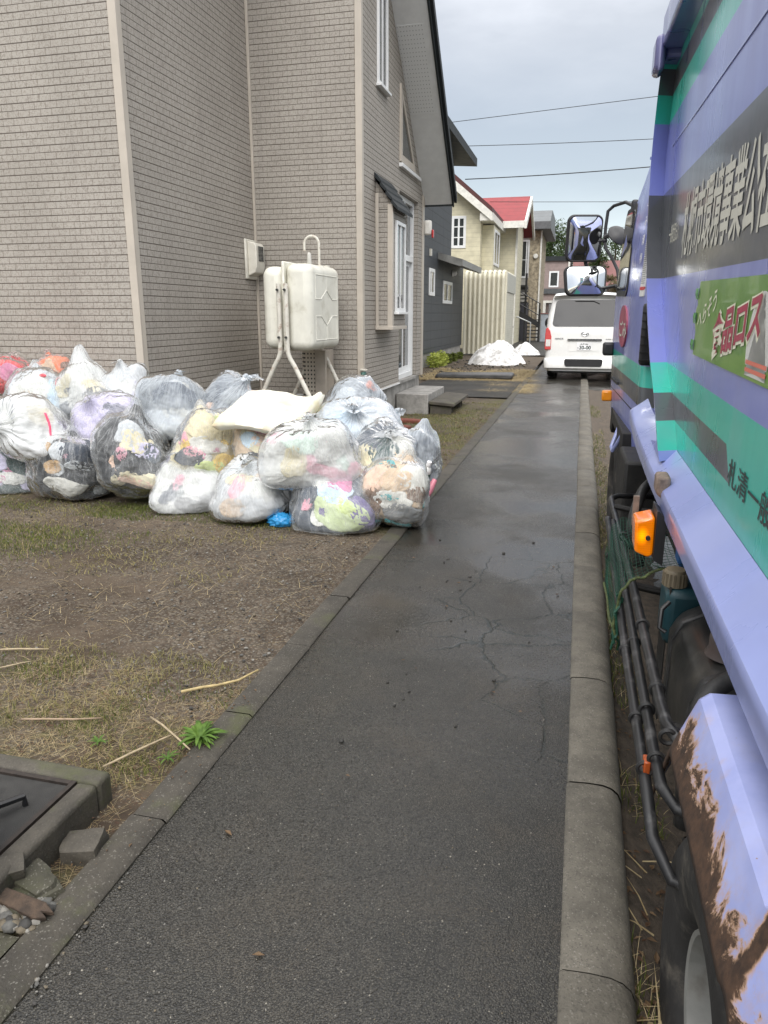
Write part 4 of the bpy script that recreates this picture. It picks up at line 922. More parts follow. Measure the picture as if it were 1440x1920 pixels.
cside(MB(), rrect2(4.08, 4.84, 1.62, 2.28, .09, .1), .003).build("window_seal", M_blackp, cab_o, local=True)
ws = MB(); ws.grid([[(x, lerp(yf, z) + .006 - .16 * ((x - .95) / .9) ** 2 * .0, z) for z in np.linspace(1.4, 2.2, 12)] for x in np.linspace(.12, 1.78, 12)]); ws.build("windscreen", M_vglass, cab_o, local=True, smooth=True, angle=180)
mb = MB()
mb.box(-.03, .06, 3.03, 3.10, 1.2, 1.58); mb.build("air_intake", M_blackp, cab_o, local=True, bevel=.02)
mb = MB()
for k in range(7): mb.box(-.034, .055, 3.02, 3.029, 1.23 + k * .048, 1.238 + k * .048)
mb.build("intake_slats", M_frame, cab_o, local=True)
st_ = cside(MB(), rrect2(3.20, 3.40, 1.62, 2.06, .005), .005).build("warning_label", mat("label_white", (.72, .72, .7), .4), cab_o, local=True)
cside(MB(), rrect2(3.20, 3.40, 2.035, 2.06, .003), .0065).build("orange_band", mat("label_orange", (.8, .33, .02), .4), st_, local=True)
cside(MB(), rrect2(3.20, 3.40, 1.66, 1.68, .003), .0065).build("red_band", mat("label_red", (.6, .03, .03), .4), st_, local=True)
mb = MB(); 
for k in range(24):
    z_ = 1.70 + k * .0133; cside(mb, [(3.385, z_), (3.22 + pr.uniform(0, .07), z_), (3.22, z_ + .004), (3.385, z_ + .004)], .0062)
mb.build("small_print", mat("label_print", (.25, .25, .25), .5), st_, local=True)
dec = cside(MB(), [(4.15 + .22 * math.cos(a), 1.40 + .155 * math.sin(a)) for a in np.linspace(0, 2 * math.pi, 32)[:-1]], .006).build("red_decal", mat("decal_red", (.36, .07, .12), .4, local=True), cab_o, local=True)
text_mb("ごみ", lambda u, v: (lerp(xl, 1.38) + csk(4.3 - u * .4) - .009, 4.3 - u * .4, 1.33 + v * .13), .02).build("lettering", T_CREAM, dec, local=True)
for k, ch_ in enumerate("ごみ清掃車"):
    zc = 2.19 - k * .118; text_mb(ch_, lambda u, v: (lerp(xl, zc + v * .07) + csk(3.56 - u * .1) - .008, 3.56 - u * .10, zc + v * .07), .01).build("lettering", mat("sign_white", (.8, .8, .8), .4), cab_o, local=True)
MB().box(-.17, -.075, 4.80, 4.92, 1.13, 1.24).build("door_step_lamp", M_blackp, cab_o, local=True, bevel=.02)
MB().box(-.15, -.06, 4.80, 4.90, .74, .83).build("turn_lamp", mat("amber_lens_small", (.75, .25, .01), .2), cab_o, local=True, bevel=.015)
mb = MB().tube([(-.05, 3.95, .66), (-.10, 3.86, .52), (-.10, 3.70, .52), (-.05, 3.60, .66)], .014, 8); mb.build("step_loop", T_PALE, cab_o, local=True, smooth=True)
cside(MB(), [(4.3, .94), (4.75, .94), (4.75, .96), (4.3, .96)], .008).build("door_handle", M_blackp, cab_o, local=True)
# front wheel, guards and the dark frame below
def wheel(xo, yc, zc, r, wd, parent, name="wheel"):
    prof = [(r * .48, .05), (r * .52, .016), (r * .58, -.002), (r * .76, -.016), (r * .90, -.010), (r * .955, .006), (r * .985, .03), (r, .05), (r, wd - .05), (r * .95, wd), (r * .56, wd - .03)]
    wo_ = MB().lathe(prof, (xo, yc, zc), 'x', 64).build(name, M_tyre, parent, local=True, smooth=True)
    mb = MB()
    for k in range(40):            # shoulder lugs
        a = 2 * math.pi * k / 40; a2 = a + .055
        q = [(r * .962, .004), (r * 1.012, .045), (r * 1.012, .10)]
        mb.add([(xo + t_, yc + rr * math.cos(b_), zc + rr * math.sin(b_)) for b_ in (a, a2) for rr, t_ in q], [(0, 1, 4, 3), (1, 2, 5, 4)])
        mb.add([(xo + .004, yc + r * .95 * math.cos(b_), zc + r * .95 * math.sin(b_)) for b_ in (a, a2)] + [(xo + .002, yc + r * .965 * math.cos(b_), zc + r * .965 * math.sin(b_)) for b_ in (a2, a)], [(0, 1, 2, 3)])
    mb.build("tread", M_tyre, wo_, local=True)
    rm = MB().lathe([(r * .50, .034), (r * .48, .02), (r * .455, .024), (r * .44, .06), (r * .42, .12), (r * .28, .14), (r * .25, .10), (r * .22, .085), (0, .085)], (xo, yc, zc), 'x', 48).build("rim", mat("grey_steel_rim", (.20, .20, .185), .5, .15, 9, .2, local=True, dirt=(.10, .085, .07), dirt_amt=.6), wo_, local=True, smooth=True)
    mb = MB()
    for k in range(6):
        a = 2 * math.pi * k / 6; mb.lathe([(0, -.03), (.016, -.03), (.016, .02)], (xo + .135, yc + r * .38 * math.cos(a), zc + r * .38 * math.sin(a)), 'x', 8)
    mb.build("wheel_nut", M_frame, wo_, local=True); return wo_
wheel(-.145, -.64, .13, .405, .23, truck); wheel(-.05, 4.15, .17, .40, .22, truck); wheel(1.85, -.64, .13, .405, .23, truck); wheel(1.75, 4.15, .17, .40, .22, truck)
mb = MB().prism([(3.45, .70), (4.78, .70), (4.78, .5), (4.6, .5), (4.5, .60), (3.75, .60), (3.62, .3), (3.58, .12), (3.45, .12)], 'x', -.065, .25); mb.build("front_mudguard", M_frame, truck, local=True, bevel=.01)
MB().box(-.03, .0, 3.30, 3.45, -.02, .55).build("mud_flap", M_frame, truck, local=True)
MB().box(-.085, .25, 2.75, 3.28, .17, .64).build("battery_box", M_frame, truck, local=True, bevel=.02)
MB().box(.42, .52, -3, 4.7, .42, .66).build("chassis_rail", M_frame, truck, local=True)
MB().box(1.3, 1.4, -3, 4.7, .42, .66).build("chassis_rail", M_frame, truck, local=True)
MB().box(.1, 1.9, -2.6, 2.9, .88, .949).build("subframe", M_frame, truck, local=True)
for y_ in (2.6, 1.6, .95, -.1): MB().box(.05, 1.9, y_, y_ + .07, .70, .879).build("cross_bearer", M_frame, truck, local=True)
MB().box(.55, 1.3, 2.2, 4.4, .1, .5).build("gearbox", M_frame, truck, local=True, bevel=.05)
# fuel tank with straps and cap
g = MB(); pf = [(.0, .17), (-.055, .19), (-.075, .25), (-.075, .50), (-.045, .565), (.02, .60), (.36, .60), (.40, .55), (.40, .22), (.35, .17)]
ft = MB().prism(pf, 'y', -.12, .62).build("fuel_tank", mat("fuel_tank_black", (.014, .014, .0135), .38, .25, 8, .15, local=True, dirt=(.07, .062, .05), dirt_amt=.6, dirt_s=6), truck, local=True, bevel=.03, seg=4)
for y_ in (.50, .08): MB().prism([((x - .16) * 1.03 + .16, (z - .38) * 1.035 + .38) for x, z in pf], 'y', y_, y_ + .035).build("strap", M_hose, ft, local=True, bevel=.006)
MB().lathe([(.0, .05), (.05, .05), (.06, .035), (.06, 0), (.07, -.02)], (.04, .22, .62), 'z', 24).build("filler_cap", mat("brown_cap", (.06, .042, .037), .5, .2, 20, local=True), ft, local=True, smooth=True)
# coolant bottle and its cap
cb = MB().box(-.09, .1, .62, .80, .42, .635).build("coolant_bottle", mat("teal_bottle", (.010, .042, .052), .4, .15, local=True), truck, local=True, bevel=.03, seg=3)
mb = MB().lathe([(.0, .06), (.033, .06), (.038, .052), (.041, .0)], (-.06, .68, .635), 'z', 24)
for k in range(18):
    a = 2 * math.pi * k / 18; mb.box(-.06 + .040 * math.cos(a) - .003, -.06 + .040 * math.cos(a) + .003, .68 + .040 * math.sin(a) - .003, .68 + .040 * math.sin(a) + .003, .637, .685)
mb.build("bottle_cap", mat("cap_tan", (.14, .115, .075), .6, local=True), cb, local=True, smooth=True)
MB().box(.0, .09, 1.0, 1.12, .58, .68).build("blue_valve", mat("valve_blue", (.02, .10, .28), .5), truck, local=True, bevel=.02)
# upright bracket plate in front of the tank
MB().prism([(-.08, .64), (-.075, .64), (-.075, .12), (-.08, .12)], 'y', .63, .78).build("bracket_plate", M_frame, truck, local=True)
# three bundled tubes of the side guard
def rail(pts, r): return MB().tube(pts, r, 14)
rail([(.1, 2.62, .46), (-.12, 2.60, .46), (-.165, 2.52, .462), (-.17, 2.4, .47), (-.17, .92, .522), (-.17, .0, .532), (-.165, -.10, .53), (-.14, -.17, .525), (-.08, -.20, .52)], .0165).build("guard_tube", M_rail, truck, local=True, smooth=True, angle=180)
rail([(-.192, 1.9, .50), (-.192, .92, .475), (-.192, .24, .455), (-.192, -.10, .448), (-.188, -.24, .44), (-.16, -.31, .43), (.0, -.33, .42)], .0155).build("guard_tube", M_rail, truck, local=True, smooth=True, angle=180)
rail([(-.215, 1.95, .50), (-.218, 1.07, .46), (-.218, .6, .43), (-.218, .1, .418), (-.216, -.22, .40), (-.21, -.33, .355), (-.17, -.40, .30), (-.05, -.42, .28)], .0155).build("guard_tube", M_rail, truck, local=True, smooth=True, angle=180)
for y_ in (1.5, .55, .1, -.15):
    mb = MB(); 
    for (x_, z_) in ((-.17, .527), (-.192, .457), (-.2175, .425)):
        zz = z_ + (.02 if y_ > 1 else 0); mb.tube([(x_ + .019 * math.cos(a), y_, zz + .019 * math.sin(a)) for a in np.linspace(0, 2 * math.pi, 17)], .006, 6)
    mb.build("tube_clamp", M_hose, truck, local=True, smooth=True)
for y_ in (2.2, 1.0, -.05): MB().tube([(-.17, y_, .5), (-.05, y_, .48), (.45, y_, .5)], .017, 8).build("guard_arm", M_frame, truck, local=True, smooth=True)
mb = MB(); mb.tube([(-.09, .55, .62), (-.115, .53, .60), (-.12, .51, .54), (-.10, .50, .53)], .008, 8); mb.build("hook", M_rail, truck, local=True, smooth=True)
MB().prism([(-.222, .37), (-.205, .37), (-.205, .45), (-.222, .45)], 'y', -.16, -.12).build("side_reflector", mat("amber_reflector", (.35, .07, .015), .3), truck, local=True, bevel=.004)
# hoses
for k, pts in enumerate(([(.35, 2.2, .80), (.0, 1.95, .72), (-.10, 1.75, .62), (-.12, 1.72, .42)], [(.35, 2.0, .74), (.05, 1.75, .66), (-.07, 1.55, .58), (-.09, 1.53, .4)], [(.45, -.1, .68), (.2, .0, .64), (.02, .05, .60), (-.075, -.02, .5), (-.08, -.06, .2)], [(.5, -.28, .60), (.2, -.22, .56), (.05, -.16, .5), (-.02, -.17, .15)])):
    c_ = []
    for i in range(len(pts) - 1):
        p0 = Vector(pts[max(i - 1, 0)]); p1 = Vector(pts[i]); p2 = Vector(pts[i + 1]); p3 = Vector(pts[min(i + 2, len(pts) - 1)])
        for t in np.linspace(0, 1, 7)[:-1]:
            c_.append(.5 * ((2 * p1) + (p2 - p0) * t + (2 * p0 - 5 * p1 + 4 * p2 - p3) * t * t + (3 * p1 - p0 - 3 * p2 + p3) * t ** 3))
    c_.append(Vector(pts[-1])); MB().tube(c_, .026 if k < 2 else .034, 12).build("hose", M_hose, truck, local=True, smooth=True, angle=180)
mb = MB().box(.16, .3, 1.3, 2.6, .25, .75); mb.build("hydraulic_tank", M_frame, truck, local=True, bevel=.03)
# amber flashing lamp under the ledge
g = G("lit_amber_lens"); v = g.obj(); p = g.sep(v)
rib_ = g.math('FRACT', g.math('MULTIPLY', p[2], 110.0)); vc = g.comb(g.math('MULTIPLY', g.math('ADD', p[0], .165), 1.6), 0.0, g.math('SUBTRACT', p[2], .76))
hot = g.ramp(g.math('SQRT', g.math('ADD', g.math('POWER', g.sep(vc)[0], 2.0), g.math('POWER', g.sep(vc)[2], 2.0))), .0, .045, 1, 0)
em = g.math('MULTIPLY', g.math('ADD', .24, g.math('MULTIPLY', hot, 1.2)), g.ramp(rib_, 0, .5, .72, 1.0))
M_amb = g.done(g.bsdf((.75, .16, .0), .18, g.bump(rib_, .3, .003), Emission_Color=(1, .27, .0, 1), Emission_Strength=em, Coat_Weight=1.0))
sl = empty("side_lamp", (0, 0, 0), None, None); sl.parent = truck
lo = [(-.196, .81), (-.12, .845), (-.118, .69), (-.135, .665), (-.186, .70)]
MB().prism([(-.195, .815), (-.125, .835), (-.122, .685), (-.14, .675), (-.188, .695)], 'y', .84, .965).build("lens", M_amb, sl, local=True, bevel=.012, seg=3)
MB().prism([(-.121, .86), (-.115, .86), (-.085, .83), (-.085, .65), (-.121, .67)], 'y', .83, .98).build("mounting_plate", M_blackp, sl, local=True)
MB().prism([(-.12, .97), (-.07, .97), (-.07, .86), (-.12, .90)], 'y', .93, 1.03).build("bracket", mat("rusty_bracket", (.20, .15, .12), .7, .4, 30, .3), sl, local=True, bevel=.012)
MB().box(-.187, -.165, 1.04, 1.06, .74, .86).build("stay", mat("rusty_bracket", (.2, .15, .12)), sl, local=True)
MB().lathe([(0, -.012), (.009, -.012), (.009, .0)], (-.145, .838, .755), 'y', 10).build("screw", M_frame, sl, local=True)
# rusted wheel guard
M_rust = mat_rust_fender()
fd = MB()
prof = [(-.172, .535), (-.172, .555), (-.165, .575), (-.12, .695), (-.10, .712), (.45, .735)]
st2 = [(-.035, -.285), (-.10, -.19), (-.235, -.008), (-.25, .0), (-.45, -.004), (-.66, -.008), (-.88, -.012), (-.895, -.004), (-.92, .003), (-.95, -.004), (-.965, -.014), (-1.15, -.04), (-1.45, -.10)]
P_ = [[(x if not (k < 2 and x > .3) else x, y_ + (.0 if x < -.15 else 0), z_ + dz) for x, z_ in prof] for k, (y_, dz) in enumerate(st2)]
# fine rows so the paint edge can wander
P2 = []
for (ra, rb) in zip(P_, P_[1:]):
    for t in (0, .5): P2.append([tuple(a_[i] + (b_[i] - a_[i]) * t for i in range(3)) for a_, b_ in zip(ra, rb)])
P2.append(P_[-1])
fd.grid(P2); fo = fd.build("wheel_guard", M_rust, truck, local=True, smooth=True, angle=22)
so = fo.modifiers.new("sheet", 'SOLIDIFY'); so.thickness = .006; so.offset = -1
# green netting bag over the guard, with a yellow-green rope hem
NET = mat("green_net_cord", (.008, .062, .036), .6, .2, 60, .2, local=True); ROPE = mat("rope_yellow_green", (.07, .09, .03), .8, .5, 60, .6, 150, .004, local=True)
nb = empty("green_net", tuple(truck.location), "green netting with a rope hem draped over the black side tubes of the truck", "net", rot=tuple(truck.rotation_euler))
def netp(s, t):
    """s: along the truck 0..1, t: across, from the hanging outer edge over the tube and in under the ledge"""
    y_ = 1.62 - .80 * s
    path = [(-.222, .26 + .08 * s), (-.232, .42), (-.212, .55), (-.17, .592), (-.09, .60 + .02 * s), (.02, .615)]
    q = t * (len(path) - 1); i = min(int(q), len(path) - 2); u = q - i
    x_ = path[i][0] * (1 - u) + path[i + 1][0] * u; z_ = path[i][1] * (1 - u) + path[i + 1][1] * u
    w_ = .012 * math.sin(9 * s + 5 * t) + .008 * math.sin(23 * t - 11 * s)
    return (x_ - .006 + w_ * .3, y_ + .03 * t - .1 * max(0, .35 - t) * (s - .3) + w_ * .8, z_ + w_ * .6 - .02 * math.sin(math.pi * s) * (t > .6))
mb = MB(); nn, mm = 24, 26
for i in range(nn + 1): mb.tube([netp(i / nn, k / 40) for k in range(41)], .0010, 4, False)
for j in range(mm + 1): mb.tube([netp(k / 30, j / mm) for k in range(31)], .0010, 4, False)
mb.build("mesh", NET, nb, local=True)
mb = MB().tube([tuple(np.array(netp(1, k / 30)) + (-.003, .004 * math.sin(k * 2), .003 * math.cos(k * 2))) for k in range(31)], .0055, 8)
mb.tube([tuple(np.array(netp(k / 20, 0)) + (-.004, 0, .004 * math.sin(k * 3))) for k in range(21)], .006, 8); mb.build("rope_hem", ROPE, nb, local=True, smooth=True)
mb = MB()
for k in range(7):
    mb.tube([(-.226 + pr.uniform(-.01, .02), .86 + pr.uniform(-.05, .06), .50 - .01 * k)] + [(-.225 + pr.uniform(-.02, .02), .84 + pr.uniform(-.06, .06), .48 - .05 * q - .01 * k) for q in range(4)], .005, 6)
mb.build("gathered_end", NET, nb, local=True, smooth=True)
# mirrors on a bent arm
M_mir = mat("mirror_silver", (.86, .88, .88), .015, 0, 5, 0, metal=1, spec=1)
def mirror(cx, cz, w_, h_, yaw, pitch, name, bulge=.035, taper=0):
    e_ = empty(name, (0, 0, 0), None, None); e_.parent = truck
    rot = Matrix.Rotation(yaw, 3, 'Z') @ Matrix.Rotation(pitch, 3, 'X')
    def tr(p): q = rot @ Vector(p); return (cx + q.x, 5.2 + q.y, cz + q.z)
    out = rrect2(-w_ / 2, w_ / 2, -h_ / 2, h_ / 2, .055, taper, 8); n_ = len(out)
    mb = MB(); rows = []
    for k, (s_, y_) in enumerate(((1.0, -.006), (1.03, .0), (1.05, .02), (1.02, .05), (.85, .08), (.5, .10))): rows.append([tr((x * s_, y_, z * s_)) for x, z in out])
    loft(mb, rows, False); mb.add(rows[-1], [tuple(range(n_))])
    mb.add([tr((x * .93, -.004, z * .95)) for x, z in out] + [tr((x, -.006, z)) for x, z in out], [(i, (i + 1) % n_, n_ + (i + 1) % n_, n_ + i) for i in range(n_)])
    mb.build("housing", M_blackp, e_, local=True, smooth=True, angle=40)
    mb = MB(); rows = []
    for s_ in (.93, .85, .75, .6, .45, .3, .15, .03): rows.append([tr((x * s_, -.004 - bulge * (1 - s_ ** 2), z * (s_ + .02 * (s_ > .9)))) for x, z in out])
    loft(mb, rows, False); mb.add(rows[-1], [tuple(range(n_))]); mb.build("glass", M_mir, e_, local=True, smooth=True, angle=180)
    return e_
mirror(-.378, 2.11, .30, .375, R(16), R(4), "wing_mirror", .02)
mirror(-.345, 1.755, .34, .25, R(13), R(-12), "under_mirror", .05, -.10)
mb = MB().tube([(-.03, 4.58, 2.30), (-.07, 4.95, 2.37), (-.15, 5.2, 2.37), (-.195, 5.22, 2.33), (-.205, 5.22, 2.2), (-.205, 5.22, 2.08), (-.19, 5.2, 2.02), (-.13, 5.15, 1.93), (-.085, 5.1, 1.84), (-.07, 5.08, 1.76), (-.07, 5.0, 1.70), (-.06, 4.95, 1.66)], .014, 12)
mb.tube([(-.205, 5.22, 2.09), (-.27, 5.24, 2.09)], .013, 8); mb.tube([(-.075, 5.08, 1.71), (-.20, 5.22, 1.69)], .014, 8); mb.tube([(-.36, 5.26, 1.93), (-.34, 5.26, 1.86)], .016, 8)
mb.ball((-.205, 5.22, 2.09), .024); mb.ball((-.07, 5.06, 1.70), .026)
mb.build("mirror_arm", M_blackp, truck, local=True, smooth=True)
mb = MB(); rot = Matrix.Rotation(R(35), 3, 'Y') @ Matrix.Rotation(R(40), 3, 'X')
prf = [(0, .05), (.04, .05), (.085, .02), (.10, 0), (.097, -.012), (0, -.02)]
for i in range(len(prf) - 1):
    pass
mb.lathe(prf, (0, 0, 0), 'z', 24); mb.v = [tuple(Vector((-.10, 5.05, 2.12)) + rot @ Vector(p_)) for p_ in mb.v]
mb.tube([(-.205, 5.22, 2.12), (-.15, 5.15, 2.14)], .022, 8)
mb.build("round_mirror", mat("mirror_back", (.035, .035, .037), .45), truck, local=True, smooth=True)
MB().box(-.05, .0, 4.5, 4.60, 2.24, 2.34).build("arm_mount", M_blackp, truck, local=True, bevel=.015)
# ================================================================ HEAP OF STUFFED REFUSE BAGS
class Bag:
    def __init__(s, c, ax, d, bz, knot=(0, -.3, 1), seed=0, neck=.16, p=2.9, pleat=.07, tilt=0, point=0):
        s.c = np.array(c, float); s.r3 = np.array((ax, d, bz), float); s.k = np.array(knot, float); s.k /= np.linalg.norm(s.k)
        a = np.array((0, 0, 1.0)) if abs(s.k[2]) < .9 else np.array((1.0, 0, 0)); s.e1 = np.cross(s.k, a); s.e1 /= np.linalg.norm(s.e1); s.e2 = np.cross(s.k, s.e1)
        rs = np.random.RandomState(seed + 100); s.fn = rs.normal(size=(11, 3)); s.fn[:, 2] *= .8; s.fn /= np.linalg.norm(s.fn, axis=1)[:, None]; s.fd = rs.uniform(.66, .96, 11); s.skew = rs.uniform(-.045, .045, 2) * np.array((1, .6))
        s.seed = seed * 7.31; s.neck = neck; s.p = p; s.pleat = pleat; s.point = point
    def radius(s, D, fine=True):
        q = np.abs(D) / s.r3; r = (q ** s.p).sum(1) ** (-1 / s.p)
        sup = (np.abs(s.fn * s.r3) ** 1.6).sum(1) ** (1 / 1.6)                       # pressed facets where bags and contents push
        fac = (np.maximum(D @ s.fn.T, 1e-3) / (s.fd * sup)[None, :]); r = (r ** -9 + (fac ** 9).sum(1)) ** (-1 / 9)
        ck = np.clip(D @ s.k, -1, 1); th = np.arccos(ck); ph = np.arctan2(D @ s.e2, D @ s.e1)
        o = s.seed
        r = r * (1.05 + .14 * pn(D * 1.7 + o) + .07 * pn(D * 3.4 + o + 5)) * (1 + .10 * np.clip(-D[:, 2], 0, 1) * (1 - D[:, 2] ** 2) * 2)
        cs, sn = np.cos(ph), np.sin(ph)
        pl_ = 1 - 2.4 * np.abs(pn(np.stack([cs * 3.4, sn * 3.4, th * .7 + o], 1)))
        r = r * (1 + s.pleat * np.exp(-th / .6) * pl_ * np.clip(th / .1, 0, 1))
        if s.point: r = r * (1 + s.point * np.exp(-(th / .42) ** 2))
        r = r * (1 + s.neck * np.exp(-(th / .13) ** 2) - .10 * np.exp(-((th - .34) / .2) ** 2))
        if fine:
            m = r.mean()
            wob = pn(D * 3 + o + 40)[:, None] * .5
            a1 = 1 - 2.6 * np.abs(pn(np.stack([cs * 5, sn * 5, th * 1.6 + o], 1) + wob))      # creases drawn towards the knot
            a2 = 1 - 2.8 * np.abs(pn(D * 6.5 + o + 20 + wob)); a3 = 1 - 2.8 * np.abs(pn(D * 15 + o + 30 + wob * 2))
            r = r + m * (.015 * a1 * (.35 + np.exp(-th / .9)) + .015 * a2 + .003 * a3)
        return r
    def warp(s, P):
        q = P - s.c; zr = np.clip(q[:, 2] / s.r3[2], -1.2, 1.5); f = 1.09 - .17 * zr
        q[:, 0] = q[:, 0] * f + s.skew[0] * zr; q[:, 1] = q[:, 1] * f + s.skew[1] * zr
        q[:, 2] *= 1 + .06 * np.clip(zr, 0, 1); return s.c + q
    def pts(s, D, k=1.0, fine=True, zmin=.004):
        P = s.warp(s.c + D * (s.radius(D, fine) * k)[:, None])
        low = P[:, 2] < zmin + .03
        P[:, 2] = np.where(low, zmin + .03 - .03 * (1 - np.exp((P[:, 2] - zmin - .03) / .03)), P[:, 2]); P[:, 2] = np.maximum(P[:, 2], zmin)
        return P
    def sphere(s, nt_, np_):
        th = np.linspace(0.012, math.pi - .012, nt_); ph = np.linspace(0, 2 * math.pi, np_)
        T, F = np.meshgrid(th, ph, indexing='ij'); T = T.ravel()[:, None]; F = F.ravel()[:, None]
        return np.cos(T) * s.k + np.sin(T) * (np.cos(F) * s.e1 + np.sin(F) * s.e2)
CAMP = np.array((0, 0, 1.58))
_films = {}
def film(op, tint):
    key = (round(op, 2), tint)
    if key not in _films: _films[key] = mat_film("bag_film", min(.8, op * (1.15 if op > .25 else .7)), {'w': (.78, .80, .81), 'b': (.70, .75, .80), 'l': (.74, .72, .81), 'r': (.80, .68, .65), 'c': (.80, .78, .73)}[tint])
    return _films[key]
COL = dict(white=(.60, .60, .57), cream=(.60, .54, .37), grey=(.20, .215, .23), black=(.018, .020, .024), navy=(.03, .04, .06), dgreen=(.03, .065, .062), pink=(.70, .27, .36), hotpink=(.62, .16, .34), red=(.62, .06, .07), orange=(.68, .20, .10),
           yellow=(.72, .48, .04), ygreen=(.50, .60, .18), lav=(.50, .46, .68), sky=(.50, .62, .72), beige=(.55, .42, .30), peach=(.70, .44, .30), tan=(.42, .27, .13), teal=(.06, .36, .40), lime=(.52, .62, .30), paper=(.50, .49, .45), brown=(.16, .10, .07), purple=(.16, .12, .32), slate=(.075, .09, .115), pale=(.46, .48, .50), mint=(.55, .66, .58))
for _k in ('lime', 'yellow', 'pink', 'hotpink', 'lav', 'ygreen', 'peach', 'purple'):
    _m = sum(COL[_k]) / 3; COL[_k] = tuple(x * .74 + _m * .26 for x in COL[_k])
def make_bag(name, label, c, ax, bz, d, op, base, garments, knot, tint='w', seed=0, ear=True, **kw):
    ax, bz, d = ax * .93, bz * .92, d * .93; c = (c[0], c[1], c[2] * .965 - (.035 if c[2] < .36 else 0))
    b = Bag(c, ax, d, bz, knot, seed, **kw)
    root = empty(name, (c[0], c[1], max(0, c[2] - bz)), label, "garbage bag", "stuffed garbage bags heaped by the house")
    fo_ = grid_obj("film", b.pts(b.sphere(112, 170), 1.0), 112, 170, film(op, tint), root)
    uvl = fo_.data.uv_layers.new(name='folds'); vi = np.zeros(len(fo_.data.loops), int); fo_.data.loops.foreach_get('vertex_index', vi); uvl.data.foreach_set('uv', np.stack([(vi % 170) / 169, (vi // 170) / 111 * math.pi], 1).ravel())
    D = b.sphere(56, 84); wr = 1 - 2.5 * np.abs(pn(D * 5 + seed)); wr2 = 1 - 2.5 * np.abs(pn(D * 11 + seed))
    P = b.c + D * (b.radius(D, False) * (.875 + .028 * wr + .014 * wr2))[:, None]; P = b.warp(P); P[:, 2] = np.maximum(P[:, 2], .012)
    grid_obj("stuffing", P, 56, 84, mat_cloth(COL[base], base), root)
    v = CAMP - b.c; v /= np.linalg.norm(v); rt = np.cross((0, 0, 1.0), v); rt /= np.linalg.norm(rt); up = np.cross(v, rt)
    gr = np.random.RandomState(seed + 11)
    pal = [q[4] for q in garments] + [base, base]
    extra = [(gr.uniform(-.85, .85), gr.uniform(-.75, .75), gr.uniform(.15, .42), gr.uniform(.12, .32), pal[gr.randint(len(pal))]) for _ in range(10 if garments else 0)]
    allg = [(q, .925) for q in extra] + [(q, .95) for q in garments]
    for gi, ((u, w_, su, sw, cn_), k0) in enumerate(allg):
        if k0 > .94: su, sw = su * 1.3, sw * 1.3
        dd = v * math.sqrt(max(.12, 1 - min(.9, u * u + w_ * w_))) + rt * u * (ax / max(ax, bz)) + up * w_ * (bz / max(ax, bz)); dd /= np.linalg.norm(dd)
        a1 = np.cross(dd, (0.1, .2, 1)); a1 /= np.linalg.norm(a1); a2 = np.cross(dd, a1); a1 = -a1
        n_ = 40; S, T = np.meshgrid(np.linspace(-1, 1, n_), np.linspace(-1, 1, n_), indexing='ij'); S = S.ravel(); T = T.ravel()
        # square to disc so the outline is an irregular blob
        S2 = S * np.sqrt(1 - T * T / 2); T2 = T * np.sqrt(1 - S * S / 2); rr = np.sqrt(S2 ** 2 + T2 ** 2)
        jag = 1 + .35 * pn(np.stack([S2 * 1.8, T2 * 1.8, 0 * S2 + gi * 3.3 + seed], 1))
        D = dd + (a1[None] * (S2 * su * jag)[:, None] + a2[None] * (T2 * sw * jag)[:, None]); D /= np.linalg.norm(D, axis=1)[:, None]
        fold = 1 - 2.6 * np.abs(pn(np.stack([S2 * 4.2 + T2 * (gi % 3 - 1), T2 * 2.0, 0 * S2 + seed + gi * 9], 1)))
        k = k0 - .01 + .024 * fold + .009 * (1 - 2.5 * np.abs(pn(D * 14 + gi))) - .16 * np.clip((rr - .78) / .22, 0, 1) ** 1.5
        P = b.c + D * (b.radius(D, False) * np.minimum(k, .985))[:, None]; P = b.warp(P); P[:, 2] = np.maximum(P[:, 2], .012)
        grid_obj("cloth_bundle", P, n_, n_, mat_cloth(COL[cn_], cn_), root)
    if ear:                                 # tied neck: two crumpled ears
        kp = b.warp((b.c + b.k * (b.radius(b.k[None], False)[0] * .93))[None])[0]; mb = MB()
        for s_ in (-1, 1):
            base_dir = b.k * .75 + b.e1 * s_ * .5 + b.e2 * gr.uniform(-.5, .5); L = gr.uniform(.07, .12); rows = []
            for i in range(9):
                t = i / 8; rad = .010 + .05 * t ** 1.3
                row = []
                for j in range(19):
                    a = 2 * math.pi * j / 18; rw = rad * (1 + .35 * math.sin(5 * a + seed) * t) * (.45 if abs(math.sin(a)) > .7 else 1)
                    q = kp + base_dir * L * t + (b.e1 * math.cos(a) + b.e2 * math.sin(a)) * rw + np.array((0, 0, -.05)) * t * t
                    row.append(tuple(q))
                rows.append(row)
            mb.grid(rows)
        mb.build("tied_neck", film(min(.75, op + .2), tint), root, smooth=True, angle=180)
    return root, b, (v, rt, up)
NM = "garbage_bag"
